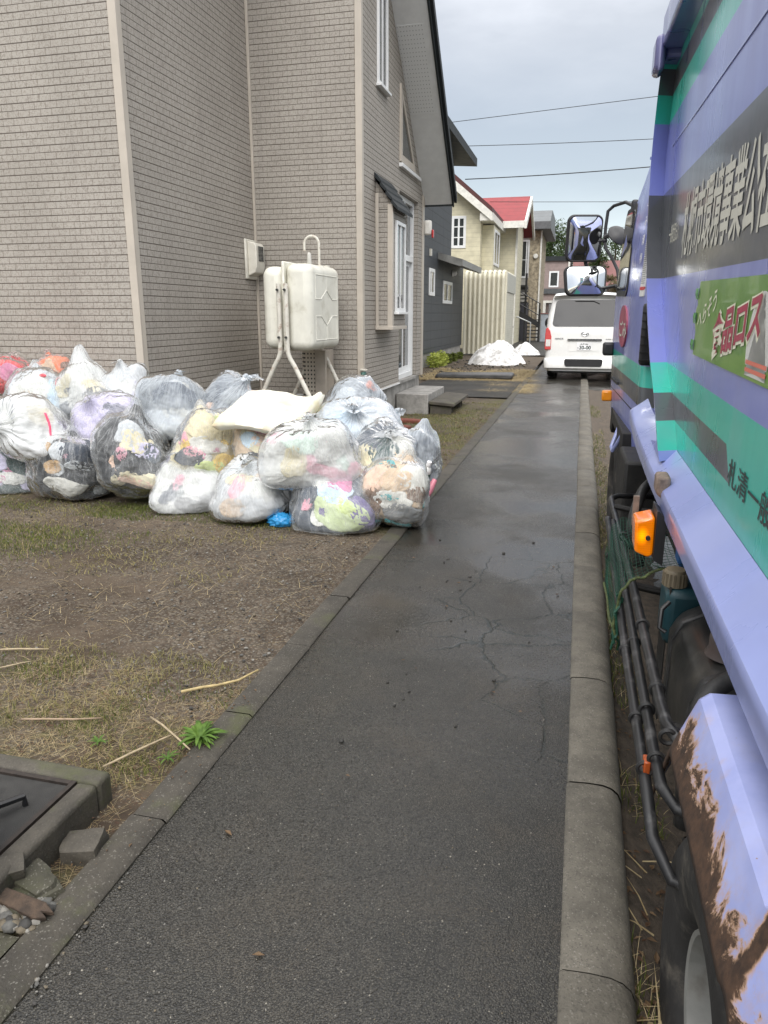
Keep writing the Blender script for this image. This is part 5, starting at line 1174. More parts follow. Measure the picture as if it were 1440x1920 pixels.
BAGS = [
 # label, centre, ax, bz, depth, opacity, stuffing, garments(u,w,su,sw,colour), knot dir, extra
 ("clear bag stuffed with bright red cloth at the left end against the wall", (-5.50, 6.42, 1.02), .27, .21, .24, .16, 'red', [(-.2, .1, .5, .4, 'hotpink'), (.3, -.1, .4, .4, 'red')], (.3, -.2, 1), dict(tint='r', seed=1)),
 ("clear bag of orange and brown cloth slumped against the brick wall", (-5.20, 6.60, 1.02), .30, .22, .22, .15, 'orange', [(-.4, .2, .5, .4, 'beige'), (.5, -.1, .4, .35, 'orange'), (.1, -.4, .3, .3, 'brown')], (-.25, -.2, 1), dict(tint='r', seed=2, point=.25)),
 ("clear bag with a red round print, holding white and beige cloth", (-5.05, 6.15, .85), .33, .29, .27, .22, 'pale', [(-.6, .2, .4, .4, 'white'), (-.1, .35, .5, .5, 'white'), (-.35, -.25, .4, .45, 'beige'), (.1, -.5, .28, .25, 'black'), (.55, 0, .35, .5, 'sky')], (0, .2, 1), dict(seed=3, ear=False)),
 ("half-hidden bag of bright pink cloth at the left edge of the heap", (-5.30, 5.82, .62), .22, .24, .2, .12, 'hotpink', [(.2, .2, .5, .5, 'red'), (.2, -.4, .4, .4, 'pink')], (.2, -.5, 1), dict(tint='r', seed=4, ear=False)),
 ("plump milky white bag with a twisted knot on its face and a red cord", (-4.66, 5.62, .62), .345, .30, .31, .62, 'white', [(.2, .4, .35, .3, 'cream'), (-.3, -.2, .4, .4, 'white')], (-.42, -1, .18), dict(seed=5, ear=False, neck=.1, pleat=.13)),
 ("bottom left bag with dark green cloth, a white bundle and pink scraps", (-5.02, 5.70, .25), .33, .30, .30, .22, 'dgreen', [(-.55, .25, .35, .3, 'lav'), (.2, .1, .5, .4, 'dgreen'), (-.2, -.45, .5, .22, 'white'), (-.5, -.4, .16, .14, 'hotpink')], (-.2, .3, 1), dict(seed=6, ear=False)),
 ("tall bag with a peaked empty corner, filled with white and black cloth", (-4.60, 6.22, .85), .36, .33, .3, .34, 'white', [(-.25, -.1, .4, .55, 'white'), (.35, -.05, .38, .4, 'black'), (-.5, -.5, .35, .25, 'slate'), (.3, .4, .35, .25, 'cream'), (.25, -.6, .35, .25, 'brown')], (-.15, .05, 1), dict(seed=7, ear=False, point=.36, neck=.08, pleat=.04)),
 ("small pale translucent bag wedged between the peaked bag and the big grey bag", (-4.20, 6.38, .90), .27, .26, .26, .55, 'pale', [(-.2, .1, .5, .5, 'white'), (.2, -.4, .5, .4, 'lav')], (-.3, -.2, 1), dict(seed=8)),
 ("big grey bag of dark cloth over crumpled newspaper, on top of the heap", (-3.60, 6.15, .80), .40, .30, .32, .30, 'grey', [(.05, .35, .75, .38, 'slate'), (-.1, -.05, .35, .2, 'grey'), (.15, -.3, .55, .2, 'paper'), (-.25, -.5, .6, .25, 'pale'), (.1, -.75, .5, .18, 'white')], (.25, .2, 1), dict(tint='b', seed=9)),
 ("lavender-tinted bag with a knot at its top left and dark cloth inside", (-4.10, 5.86, .64), .31, .29, .28, .30, 'lav', [(.3, .2, .5, .45, 'slate'), (-.4, -.3, .4, .5, 'lav'), (.2, -.5, .4, .3, 'slate')], (-.4, -.6, .8), dict(tint='l', seed=10, pleat=.12)),
 ("bag of black cloth with a cardboard piece above crumpled paper", (-4.32, 5.62, .31), .36, .33, .32, .15, 'black', [(.25, .45, .55, .45, 'navy'), (-.6, .05, .28, .2, 'tan'), (.4, -.25, .5, .4, 'black'), (-.35, -.6, .6, .24, 'paper'), (-.35, .5, .25, .25, 'pale'), (.15, .0, .4, .12, 'pale'), (-.15, .3, .06, .06, 'pink')], (.1, .1, 1), dict(seed=11, ear=False)),
 ("tall upright bag of black cloth with lavender and cream folds near its top", (-3.68, 5.62, .40), .35, .38, .32, .17, 'black', [(-.2, -.15, .55, .35, 'black'), (.3, .15, .4, .25, 'lav'), (0, .35, .4, .28, 'cream'), (.5, .1, .28, .3, 'slate'), (-.4, .1, .14, .18, 'pink'), (.1, -.6, .6, .2, 'cream'), (-.15, -.65, .4, .14, 'peach'), (-.1, .55, .4, .3, 'pale')], (.15, .1, 1), dict(seed=12, ear=False, point=.12)),
 ("grey bag of dark cloth leaning behind the foam pad's left end", (-3.08, 6.25, .80), .32, .31, .3, .34, 'slate', [(-.2, -.3, .5, .4, 'slate'), (.2, .3, .5, .4, 'grey'), (.55, -.45, .14, .3, 'peach')], (.6, -.2, .7), dict(tint='b', seed=13)),
 ("bag of cream linen on top, white cloth and a yellow bundle below", (-3.06, 5.70, .50), .315, .33, .3, .17, 'cream', [(.05, .5, .65, .32, 'cream'), (.15, .05, .6, .22, 'white'), (.55, -.5, .38, .26, 'yellow'), (.15, -.58, .45, .22, 'ygreen'), (-.45, -.25, .4, .22, 'slate'), (-.35, -.1, .25, .14, 'pink'), (.35, -.1, .16, .08, 'hotpink')], (-.15, .1, 1), dict(tint='c', seed=14, ear=False)),
 ("low milky bag with a dark cloth bottom in the front row", (-3.13, 5.46, .22), .34, .25, .29, .40, 'white', [(-.4, .3, .25, .35, 'pink'), (-.55, -.2, .3, .35, 'slate'), (.05, -.7, .45, .2, 'black'), (.6, -.55, .35, .3, 'black'), (-.28, -.15, .16, .25, 'dgreen'), (.2, .2, .5, .4, 'white')], (-.2, -.1, 1), dict(seed=15)),
 ("narrow bag of light blue, beige and black cloth below the foam pad", (-2.60, 5.78, .50), .235, .28, .26, .17, 'beige', [(-.3, .3, .4, .3, 'sky'), (.3, .25, .5, .3, 'peach'), (.1, .0, .5, .22, 'cream'), (.1, -.45, .6, .3, 'black'), (.3, .65, .3, .2, 'pink')], (0, .2, 1), dict(seed=16, ear=False)),
 ("round whitish bag with pink and yellow scraps in the front row", (-2.47, 5.36, .27), .30, .27, .29, .32, 'pale', [(-.5, .2, .2, .45, 'pink'), (-.25, .5, .35, .25, 'cream'), (.2, .1, .5, .45, 'white'), (.1, -.5, .7, .3, 'pale'), (-.5, -.5, .3, .25, 'beige')], (-.1, -.3, 1), dict(seed=17)),
 ("large clear bag with a tied neck holding a flat dark shoe box", (-1.95, 5.38, .56), .36, .28, .33, .30, 'white', [(-.5, -.3, .3, .4, 'cream'), (-.3, .4, .45, .35, 'mint'), (.4, .2, .4, .4, 'white'), (.15, -.62, .5, .16, 'pink')], (.1, -.35, 1), dict(seed=18, pleat=.12, neck=.3)),
 ("front bag with a pink towel above lime green and pale blue cloth", (-1.80, 5.32, .28), .335, .29, .32, .14, 'slate', [(.3, .42, .42, .32, 'hotpink'), (0, .05, .42, .32, 'sky'), (.05, -.48, .65, .38, 'lime'), (-.62, .1, .28, .35, 'slate'), (-.3, .45, .35, .25, 'white'), (.55, -.45, .28, .3, 'purple'), (.25, -.35, .2, .16, 'ygreen'), (-.25, -.5, .1, .12, 'purple'), (-.65, -.3, .12, .16, 'pink')], (-.3, -.3, 1), dict(seed=19, ear=False)),
 ("rightmost front bag of beige cloth and teal scraps next to the sidewalk", (-1.31, 5.48, .28), .32, .29, .31, .17, 'beige', [(-.55, .4, .3, .3, 'peach'), (-.1, .35, .4, .3, 'beige'), (.4, .4, .5, .35, 'white'), (-.15, -.2, .45, .25, 'white'), (.1, -.6, .5, .3, 'grey'), (.5, -.05, .35, .16, 'brown'), (.0, -.88, .3, .12, 'teal'), (-.6, -.25, .25, .35, 'brown'), (-.2, -.12, .2, .08, 'teal')], (.3, -.1, 1), dict(tint='c', seed=20, ear=False)),
 ("clear bag of dark teal cloth with fanned white pleats, above the rightmost front bag", (-1.47, 5.76, .52), .34, .28, .29, .22, 'slate', [(-.1, .1, .4, .5, 'dgreen'), (.45, .25, .38, .5, 'paper'), (-.55, -.1, .25, .3, 'cream'), (.35, -.4, .35, .4, 'beige'), (-.5, .4, .4, .3, 'slate'), (-.2, -.6, .4, .2, 'white')], (.25, -.6, .7), dict(seed=21, pleat=.13)),
 ("pale blue-white bag knotted in front, beside the foam pad's right end", (-1.82, 6.08, .70), .345, .24, .29, .46, 'pale', [(-.3, .0, .5, .4, 'sky'), (.4, -.2, .4, .4, 'white'), (0, -.6, .6, .25, 'white'), (.1, .3, .4, .3, 'pale')], (.25, -.9, .5), dict(seed=22, pleat=.14, tint='b')),
 ("topmost right bag, grey with its tied end sticking out to the right", (-1.96, 6.45, .82), .32, .26, .28, .40, 'grey', [(-.3, .2, .5, .4, 'pale'), (-.1, -.3, .3, .2, 'orange'), (.3, .1, .4, .4, 'grey'), (-.5, -.2, .3, .3, 'slate')], (.95, -.2, -.12), dict(tint='b', seed=23, pleat=.13, neck=.3)),
 ("slim grey bag half hidden behind the teal cloth bag at the right end", (-1.24, 5.95, .42), .16, .30, .24, .42, 'slate', [(.3, 0, .5, .6, 'grey')], (.1, .0, 1), dict(tint='b', seed=24, ear=False)),
 # lower bags that carry the upper ones
 ("buried bag under the big grey bag, mostly hidden", (-3.80, 6.35, .28), .40, .30, .33, .4, 'slate', [], (0, .2, 1), dict(seed=25, ear=False)),
 ("buried bag under the peaked white bag, mostly hidden", (-4.75, 6.38, .30), .40, .32, .32, .4, 'grey', [], (0, .2, 1), dict(seed=26, ear=False)),
 ("buried bag beneath the foam pad, mostly hidden", (-2.60, 6.25, .30), .45, .33, .36, .4, 'grey', [], (0, .2, 1), dict(seed=27, ear=False)),
 ("buried bag beneath the topmost right bag, mostly hidden", (-1.90, 6.30, .28), .40, .32, .40, .4, 'slate', [], (0, .2, 1), dict(seed=28, ear=False)),
 ("buried bag under the red and orange bags, mostly hidden", (-5.35, 6.35, .40), .42, .42, .34, .4, 'pale', [], (0, .2, 1), dict(seed=29, ear=False)),
]
made = []
for (lab, c, ax, bz, d, op, base, gs, kn, kw) in BAGS:
    kw = dict(kw); made.append(make_bag(NM, lab, c, ax, bz, d, op, base, gs, kn, **kw))
def on_bag(i, u, w_, k=1.0):
    root, b, (v, rt, up) = made[i]
    dd = v * math.sqrt(max(.05, 1 - u * u - w_ * w_)) + rt * u + up * w_; dd /= np.linalg.norm(dd)
    return b.warp((b.c + dd * b.radius(dd[None], False)[0] * k)[None])[0]
# red cord under the film of the white bag
pts = [on_bag(4, .28 + .05 * math.sin(t * 3.2), .38 - t * .62, 1.0) for t in np.linspace(0, 1, 14)]
MB().tube(pts, .011, 8).build("red_cord", mat("cord_red", (.75, .08, .16), .5), made[4][0], smooth=True, angle=180)
# round red print on the clear bag
M_pr = mat("print_red", (.62, .10, .12), .4)
mb = MB(); mb.tube([on_bag(2, .62 + .14 * math.cos(a), .22 + .22 * math.sin(a), 1.03) for a in np.linspace(0, 2 * math.pi, 25)], .008, 6); mb.build("round_print", M_pr, made[2][0], smooth=True, angle=180)
text_mb("化", lambda u, v: tuple(on_bag(2, .53 + u * .18, .10 + v * .26, 1.035)), .03).build("lettering", mat("print_dark", (.12, .11, .13), .5), made[2][0])
MB().ball(tuple(on_bag(2, .22, .5, 1.0)), (.04, .012, .018)).build("oval_print", M_pr, made[2][0], smooth=True, angle=180)
# shoe box in the large clear bag
b18 = made[17][1]; bx = empty("shoe_box_part", (0, 0, 0), None, None); bx.parent = made[17][0]; bx.name = "shoe_box"
M_sb = mat("shoe_box_dark", (.022, .022, .024), .5, .2); M_sl = mat("shoe_box_lid", (.10, .13, .12), .5)
rotb = Matrix.Rotation(R(10), 4, 'Z') @ Matrix.Rotation(R(-5), 4, 'Y')
def boxat(c, sx, sy, sz, m_, nm, par):
    mb = MB().box(-sx / 2, sx / 2, -sy / 2, sy / 2, -sz / 2, sz / 2); mb.v = [tuple(Vector(c) + (rotb @ Vector(p))) for p in mb.v]; return mb.build(nm, m_, par, bevel=.004)
bx.location = (0, 0, 0)
cb_ = Vector((-1.94, 5.27, .45)); boxat(cb_, .40, .20, .10, M_sb, "box_base", bx); lid = boxat(cb_ + Vector((0, 0, .07)), .41, .21, .042, M_sl, "box_lid", bx)
# foam pad lying over the heap
n1, n2 = 60, 26; T_, S_ = np.linspace(0, 1, n1), np.linspace(0, 1, n2)
top = np.zeros((n1, n2, 3)); bot = np.zeros((n1, n2, 3))
A = np.array((-3.02, 5.72, .70)); Bp = np.array((-2.20, 5.66, .60)); 
for i, t in enumerate(T_):
    for j, s_ in enumerate(S_):
        x = -2.84 + .66 * t + .05 * s_ + .04 * s_ * t; y = 5.42 + .60 * s_ + .05 * math.sin(t * 3)
        z_ = .77 + .17 * s_ - .05 * t * (1 - s_) + .02 * math.sin(t * 5.5 + .6) * s_ + .012 * math.sin(math.pi * t)
        z_ += .05 * max(0, (t - .86) / .14) ** 1.5 * (s_ ** .6) + .012 * math.sin(9 * t + 5 * s_) * (t > .5) * s_
        e_ = min(t, 1 - t) / .06; e2 = min(s_, 1 - s_) / .12; rd = (1 - (1 - min(1, e_)) ** 2) ** .5 * (1 - (1 - min(1, e2)) ** 2) ** .5
        th_ = .125 - .03 * math.sin(t * 4.5)
        top[i, j] = (x, y, z_ - th_ * .45 * (1 - rd)); bot[i, j] = (x + .004, y + .006, z_ - th_ * (.55 + .45 * rd))
Pp = np.concatenate([top.reshape(-1, 3), bot.reshape(-1, 3)]); Pp[:, 2] += .012 * fbm(Pp * 9, 3)
mb = MB(); mb.v = [tuple(q) for q in Pp.tolist()]; m_ = n1 * n2; fs = []
for i in range(n1 - 1):
    for j in range(n2 - 1):
        a = i * n2 + j; fs += [[a, a + 1, a + n2 + 1, a + n2], [m_ + a, m_ + a + n2, m_ + a + n2 + 1, m_ + a + 1]]
bd = [i * n2 for i in range(n1)] + [(n1 - 1) * n2 + j for j in range(1, n2)] + [i * n2 + n2 - 1 for i in range(n1 - 2, -1, -1)] + [j for j in range(n2 - 2, 0, -1)]
for q in range(len(bd)): a, b2 = bd[q], bd[(q + 1) % len(bd)]; fs.append([a, b2, m_ + b2, m_ + a])
mb.f = fs; mb.mi = [0] * len(fs)
g = G("yellowed_foam"); v = g.pos(); c_ = g.mix(g.ramp(g.noise(v, 3.2, 4), .52, .70), (.66, .64, .55), (.62, .55, .36)); c_ = g.mix(g.ramp(g.noise(v, 8, 5), .6, .75, 0, .4), c_, (.55, .48, .32))
foam = mb.build("foam_pad", g.done(g.bsdf(c_, .85, g.bump(g.vor(v, 140), .25, .004), Specular_IOR_Level=.2, Subsurface_Weight=.15, Subsurface_Scale=.02)), smooth=True, angle=60)
tag(foam, "yellowed cream foam mattress pad lying across the top of the bags", "foam pad")
# loose items by the bags
bt = empty("bottle", (-1.17, 5.78, .26), "small white bottle with a dark green label at the heap's right end", "bottle", rot=(R(14), R(18), 0))
mb = MB().lathe([(0, 0), (.035, 0), (.038, .02), (.038, .11), (.030, .14), (.016, .155), (.016, .165), (0, .166)], (0, 0, 0)); mb.build("bottle_body", mat("bottle_white", (.75, .76, .74), .3), bt, local=True, smooth=True)
MB().lathe([(.0386, .03), (.0386, .10)], (0, 0, 0)).build("bottle_label", mat("label_green", (.02, .10, .06), .4), bt, local=True, smooth=True)
MB().lathe([(0, .2), (.019, .2), (.021, .166), (.016, .166)], (0, 0, 0)).build("cap", mat("bottle_white"if 0 else "cap_white", (.8, .8, .8), .4), bt, local=True, smooth=True)
mb = MB().tube([(-1.13, 5.66, .16), (-1.10, 5.70, .22), (-1.065, 5.74, .30)], [.028, .032, .02], 10); tag(mb.build("plastic_scoop", mat("pink_plastic", (.70, .25, .32), .4), smooth=True), "pink plastic piece under the white bottle at the heap's right end", "plastic piece")
D_ = MB().ball((0, 0, 0), 1, 40, 26); Q = np.array(D_.v); rr_ = (.055 + .03 * (1 - 2.4 * np.abs(pn(Q * 2.6 + 3))) + .012 * (1 - 2.4 * np.abs(pn(Q * 7))))[:, None]
Q = Q * rr_ * np.array((1.25, 1, .75)) + np.array((-2.17, 5.17, .03)); Q[:, 2] = np.maximum(Q[:, 2], .003); mb = MB(); mb.v = [tuple(q) for q in Q.tolist()]; mb.f = D_.f; mb.mi = D_.mi
tag(mb.build("blue_bag_scrap", mat("blue_plastic", (.03, .26, .55), .3), smooth=True, angle=180), "crumpled bright blue plastic scrap between two front bags", "plastic scrap")
# ================================================================ BASIN, BLOCKS AND GROUND LITTER
M_lid = mat("basin_lid_asphalt", (.028, .027, .025), .8, .3, 20, .6, 260, .003)
ba = empty("drain_basin", (-2.0, 1.62, 0), "concrete drain basin with an asphalt-filled lid at the lower left", "drain basin")
zt = .10
mb = MB(); x0, x1, y0, y1, t_ = -2.9, -1.435, 1.05, 1.885, .075
mb.box(x0, x1, y1 - t_, y1, -.3, zt); mb.box(x1 - t_, x1, y0, y1 - t_ - .001, -.3, zt - .002); mb.box(x0, x0 + t_, y0, y1 - t_ - .001, -.3, zt - .002); mb.box(x0 + t_ + .001, x1 - t_ - .001, y0, y0 + t_, -.3, zt - .003)
fr_ = mb.build("frame", M_concb, ba, bevel=.016, seg=3)
MB().box(x0 + t_ + .001, x1 - t_ - .022, y0 + t_ + .001, y1 - t_ - .022, -.05, zt - .012).build("lid", M_lid, ba)
mb = MB().box(x1 - t_ - .020, x1 - t_ - .004, y0 + t_ + .01, y1 - t_ - .002, .0, zt - .004); mb.box(x0 + t_, x1 - t_ - .021, y1 - t_ - .02, y1 - t_ - .002, .0, zt - .004); mb.build("lid_rim", mat("rusty_iron", (.025, .018, .014), .7, .4, 40, .5), ba)
MB().tube([(-1.69, 1.53, zt - .02), (-1.69, 1.53, zt + .02), (-1.66, 1.58, zt + .024), (-1.60, 1.67, zt + .02), (-1.60, 1.67, zt - .02)], .011, 8).build("handle", mat("black_iron", (.015, .015, .016), .4), ba, smooth=True)
pb = empty("blue_pail", (-1.655, 1.46, zt), "edge of a light blue plastic pail standing on the drain basin lid", "pail")
MB().lathe([(0, .002), (.085, .002), (.105, .20), (.112, .205), (.112, .215), (.10, .215), (.082, .01), (0, .01)], (0, 0, 0)).build("pail_body", mat("blue_pail_plastic", (.10, .28, .50), .4), pb, local=True, smooth=True)
pb.location = (-1.592, 1.405, zt - .011)
def rough_block(name, c, sz, rot, seed, m_, label, cat, amp=.045):
    bm = bmesh.new(); bmesh.ops.create_cube(bm, size=1); bmesh.ops.subdivide_edges(bm, edges=bm.edges, cuts=9, use_grid_fill=True)
    P_ = np.array([v.co for v in bm.verts]); L = np.linalg.norm(P_, axis=1); P_ *= (1 - .10 * np.clip((L - .60) / .26, 0, 1))[:, None]
    P_ *= np.array(sz); P_ = P_ * (1 + (fbm(P_ * 9 + seed, 3) * amp * 6)[:, None]) 
    for v, q in zip(bm.verts, P_): v.co = q
    me = bpy.data.meshes.new(name); bm.to_mesh(me); bm.free(); me.materials.append(m_); me.polygons.foreach_set('use_smooth', [True] * len(me.polygons)); me.set_sharp_from_angle(angle=R(35))
    o = bpy.data.objects.new(name, me); col.objects.link(o); o.location = c; o.rotation_euler = rot; return tag(o, label, cat)
rough_block("broken_block", (-1.37, 1.63, .0), (.12, .10, .085), (R(6), R(-4), R(14)), 1, M_concb, "small broken concrete block against the path edging beside the drain basin", "concrete block")
rough_block("mossy_block", (-1.47, 1.475, .0), (.28, .09, .10), (0, R(3), R(-14)), 2, M_concd, "mossy broken concrete bar at the foot of the drain basin", "concrete block")
rough_block("mossy_block", (-1.37, 1.42, -.015), (.10, .15, .10), (0, R(-5), R(-30)), 5, M_concd, "stubby mossy concrete lump between the path edging and the wood chip", "concrete block")
rough_block("broken_rock", (-1.455, 1.435, .075), (.07, .06, .05), (R(20), 0, R(40)), 3, M_concb, "fist-sized grey rock lying on the mossy concrete bar", "rock")
wd = MB()
wd.prism([(-.085, -.022), (.06, -.026), (.092, -.012), (.07, -.004), (.10, .006), (.06, .022), (-.07, .018), (-.095, .004)], 'z', -.009, .009)
wo_ = wd.build("wood_chip", mat("weathered_wood", (.060, .040, .027), .85, .5, 22, .9, 90, .006), local=True, bevel=.003); wo_.location = (-1.365, 1.37, .038); wo_.rotation_euler = (R(14), R(5), R(-6)); tag(wo_, "split brown wood offcut leaning on the mossy concrete", "wood piece")
MB2 = MB(); MB2.grid([[(x, y, .004 + .004 * math.sin(7 * x + 5 * y)) for y in np.linspace(.2, 1.30, 12)] for x in np.linspace(-2.9, -1.325, 14)]); structure(MB2.build("concrete_path", M_concd, smooth=True))
# gravel: loose stones as one mass
def stones(n, fn, seed, smin, smax, m_, name, label):
    r_ = np.random.RandomState(seed); mb = MB()
    ico = [(0, 0, 1), (.89, 0, .45), (.28, .85, .45), (-.72, .53, .45), (-.72, -.53, .45), (.28, -.85, .45), (.72, .53, -.45), (-.28, .85, -.45), (-.89, 0, -.45), (-.28, -.85, -.45), (.72, -.53, -.45), (0, 0, -1)]
    fi = [(0, 1, 2), (0, 2, 3), (0, 3, 4), (0, 4, 5), (0, 5, 1), (1, 6, 2), (2, 7, 3), (3, 8, 4), (4, 9, 5), (5, 10, 1), (6, 7, 2), (7, 8, 3), (8, 9, 4), (9, 10, 5), (10, 6, 1), (6, 11, 7), (7, 11, 8), (8, 11, 9), (9, 11, 10), (10, 11, 6)]
    for _ in range(n):
        x, y, z_ = fn(r_); s_ = smin + (smax - smin) * r_.rand() ** 2.5; sc3 = s_ * (1 + .5 * (r_.rand(3) - .5)) * np.array((1, 1, .65)); a = r_.rand() * 6.28
        ca, sa = math.cos(a), math.sin(a); V = []
        for p in ico:
            q = np.array(p) * sc3 * (1 + .3 * (r_.rand() - .5)); V.append((x + q[0] * ca - q[1] * sa, y + q[0] * sa + q[1] * ca, z_ + q[2] + s_ * .25))
        mb.k = r_.randint(len(m_)); mb.add(V, fi)
    o = mb.build(name, m_, smooth=True, angle=55); o['kind'] = 'stuff'; o['label'] = label; o['category'] = 'gravel'; return o
SM = [mat("stone_grey", (.10, .098, .09), .75, .3, 40, .3), mat("stone_pale", (.19, .18, .16), .7, .2, 40, .3), mat("stone_dark", (.04, .038, .035), .75, .3, 40, .3), mat("stone_tan", (.12, .10, .07), .8, .25, 40, .3)]
stones(760, lambda r_: (-1.66 + .36 * r_.rand() , 1.31 + .10 * r_.rand(), .012), 3, .006, .024, SM, "gravel", "loose gravel at the foot of the broken concrete")
stones(170, lambda r_: (lambda t: (-1.195 - .06 * t + .035 * r_.randn(), 1.05 + .55 * t, .004))(r_.rand()), 8, .0025, .008, SM, "edge_gravel", "pale gravel washed along the crumbled path edging")
stones(3200, lambda r_: (lambda x, y: (x, y, yz(x, y) - .004))(-1.36 - 3.6 * r_.rand() ** 1.2, 2.4 + 3.2 * r_.rand()), 4, .003, .010, SM, "yard_gravel", "fine gravel trodden into the yard soil")
stones(2600, lambda r_: (-1.15 + 1.18 * r_.rand(), 1.0 + 4.0 * r_.rand() ** 1.5, -.0008), 6, .0009, .0032, [SM[1], mat('stone_buff', (.26, .24, .20), .7, .2, 40, .3), SM[3], SM[2]], "sidewalk_grit", "scattered grit on the sidewalk")
stones(26, lambda r_: (-.9 + .8 * r_.rand(), 2.2 + 3.2 * r_.rand(), .002), 12, .006, .014, [SM[2]], "asphalt_crumbs", "dark crumbs of asphalt on the sidewalk")

# ---- grass, straw, sticks
M_gr = mat_blade("grass_blade", (.075, .10, .02), (.14, .165, .035)); M_gy = mat_blade("yellowing_grass", (.16, .15, .045), (.26, .22, .09)); M_st = mat_blade("dry_straw", (.33, .25, .13), (.50, .41, .24)); M_lf = mat_blade("dead_leaf", (.075, .04, .025), (.20, .13, .07))
def blades(n, fn, seed, hmin, hmax, wd, flat=.0, bend=.6):
    r_ = np.random.RandomState(seed); mb = MB(); P = np.array([q for q in fn(r_, n) if q is not None]).reshape(-1, 3); n = len(P)
    h_ = (hmin + (hmax - hmin) * r_.rand(n))[:, None]; a = r_.rand(n) * 6.28; z0 = np.zeros(n); d = np.stack([np.cos(a), np.sin(a), z0], 1)
    s_ = np.stack([-np.sin(a), np.cos(a), z0], 1) * (wd * (.6 + .8 * r_.rand(n)))[:, None]; lean = (bend * r_.rand(n) + flat)[:, None]; up = np.array((0, 0, 1.0))
    p1 = P + d * h_ * lean * .4 + up * h_ * .6 * (1 - flat); p2 = P + d * h_ * lean * 1.2 + up * (h_ * (1 - flat) * (1 - .35 * np.minimum(lean, 2)) + .004)
    V = np.stack([P - s_, P + s_, p1 - s_ * .7, p1 + s_ * .7, p2], 1).reshape(-1, 3); mb.v = [tuple(q) for q in V.tolist()]
    for i in range(n): mb.f += [[5 * i, 5 * i + 1, 5 * i + 3, 5 * i + 2], [5 * i + 2, 5 * i + 3, 5 * i + 4]]
    mb.mi = [0] * len(mb.f); return mb
def yzv(P_):
    q = P_.copy(); q[:, 2] = 0; e_ = np.clip((-1.312 - q[:, 0]) / .35, 0, 1)
    return (.035 * fbm(q * .9, 3) + .014 * fbm(q * 5, 3)) * np.where(q[:, 1] > 8, .6, 1) * (.25 + .75 * e_) - .004 - .012 * (1 - e_)
def patchy(x0, x1, y0, y1, sc_, thr, off=0):
    def f(r_, n):
        P_ = np.stack([x0 + (x1 - x0) * r_.rand(n * 8), y0 + (y1 - y0) * r_.rand(n * 8), np.zeros(n * 8)], 1)
        P_ = P_[pn(np.stack([P_[:, 0] * sc_ + off, P_[:, 1] * sc_, 0 * P_[:, 0] + .3], 1)) > thr + .25 * (r_.rand(n * 8) - .5)][:n]
        P_[:, 2] = yzv(P_) - .004; return P_.tolist()
    return f
def stuff(o, lab, cat='grass'): o['kind'] = 'stuff'; o['label'] = lab; o['category'] = cat; return o
g1 = blades(2600, patchy(-2.6, -1.33, 2.0, 2.85, 3.0, .10), 1, .008, .03, .0015)
for q in ((5200, -5.6, -2.0, 5.05, 5.5, 1.3, -.02, 2, .03), (4200, -5.0, -3.0, 3.85, 4.75, 1.1, -.02, 3, .035), (5200, -2.6, -1.35, 6.6, 13.8, 1.1, -.15, 5, .05)):
    b_ = blades(q[0], patchy(*q[1:7], off=q[7]), q[7], .012, q[8], .002); g1.add(b_.v, b_.f)
stuff(g1.build("yard_grass", M_gr, smooth=True), "short patchy green grass in the yard")
g2 = blades(2200, patchy(-2.7, -1.33, 1.95, 2.9, 2.6, .02, 7), 21, .02, .06, .0014, .35, .9)
for q in ((5200, -2.75, -1.33, 6.6, 13.8, .9, -.12, 31, .07), (2400, -5.4, -2.0, 3.8, 5.4, 1.4, .05, 33, .05)):
    b_ = blades(q[0], patchy(*q[1:7], off=q[7]), q[7], .02, q[8], .0022, .4, .9); g2.add(b_.v, b_.f)
stuff(g2.build("yellow_grass", M_gy, smooth=True), "yellowed matted grass in the yard")
g3 = blades(4200, patchy(-2.4, -1.24, 1.5, 2.75, 3.0, -.12, 3), 41, .015, .10, .0008, .85, .9)
for q in ((9000, -4.0, -1.25, 18.3, 22.5, .5, -.3, 43, .35), (3500, -1.9, -1.0, 15.8, 19, .9, -.1, 45, .3), (900, -3.4, -1.33, 7, 14, .8, .0, 47, .16), (1500, -4.9, -1.35, 2.5, 5.6, .9, -.25, 49, .10)):
    b_ = blades(q[0], patchy(*q[1:7], off=q[7]), q[7], q[8] * .3, q[8], .0012 if q[3] < 10 else .006, .78, .9); g3.add(b_.v, b_.f)
stuff(g3.build("dry_straw", M_st, smooth=True), "dry straw litter matted on the bare soil", "straw")
r9 = np.random.RandomState(9); mb = MB()
def leaf(mb, x, y, z_, s_):
    a = r9.rand() * 6.28; d = np.array((math.cos(a), math.sin(a), .15 * r9.randn())); e_ = np.array((-d[1], d[0], .2 * r9.randn())); c_ = np.array((x, y, z_ + .004))
    mb.add([c_ - d * s_, c_ - e_ * s_ * .45 + (0, 0, s_ * .3), c_ + d * s_, c_ + e_ * s_ * .4 + (0, 0, s_ * .25), c_], [(0, 1, 4), (1, 2, 4), (2, 3, 4), (3, 0, 4)])
for _ in range(1500):
    x = -2.3 + 1.1 * r9.rand(); y = 1.5 + 1.2 * r9.rand()
    if x > -1.32 and r9.rand() > .25: continue
    leaf(mb, x, y, yz(x, y) if x < -1.32 else .015, .003 + .009 * r9.rand() ** 2)
for _ in range(420): y = .9 + 9 * r9.rand() ** 1.5; x = .235 + .16 * r9.rand(); leaf(mb, x, y, gz(x, y), .007 + .014 * r9.rand())
for _ in range(330): x = -2.75 + 1.4 * r9.rand(); y = 7 + 6 * r9.rand(); leaf(mb, x, y, yz(x, y), .012 + .02 * r9.rand())
for _ in range(14): leaf(mb, -1.1 + 1.1 * r9.rand(), 1.2 + 5 * r9.rand(), .002, .008 + .012 * r9.rand())
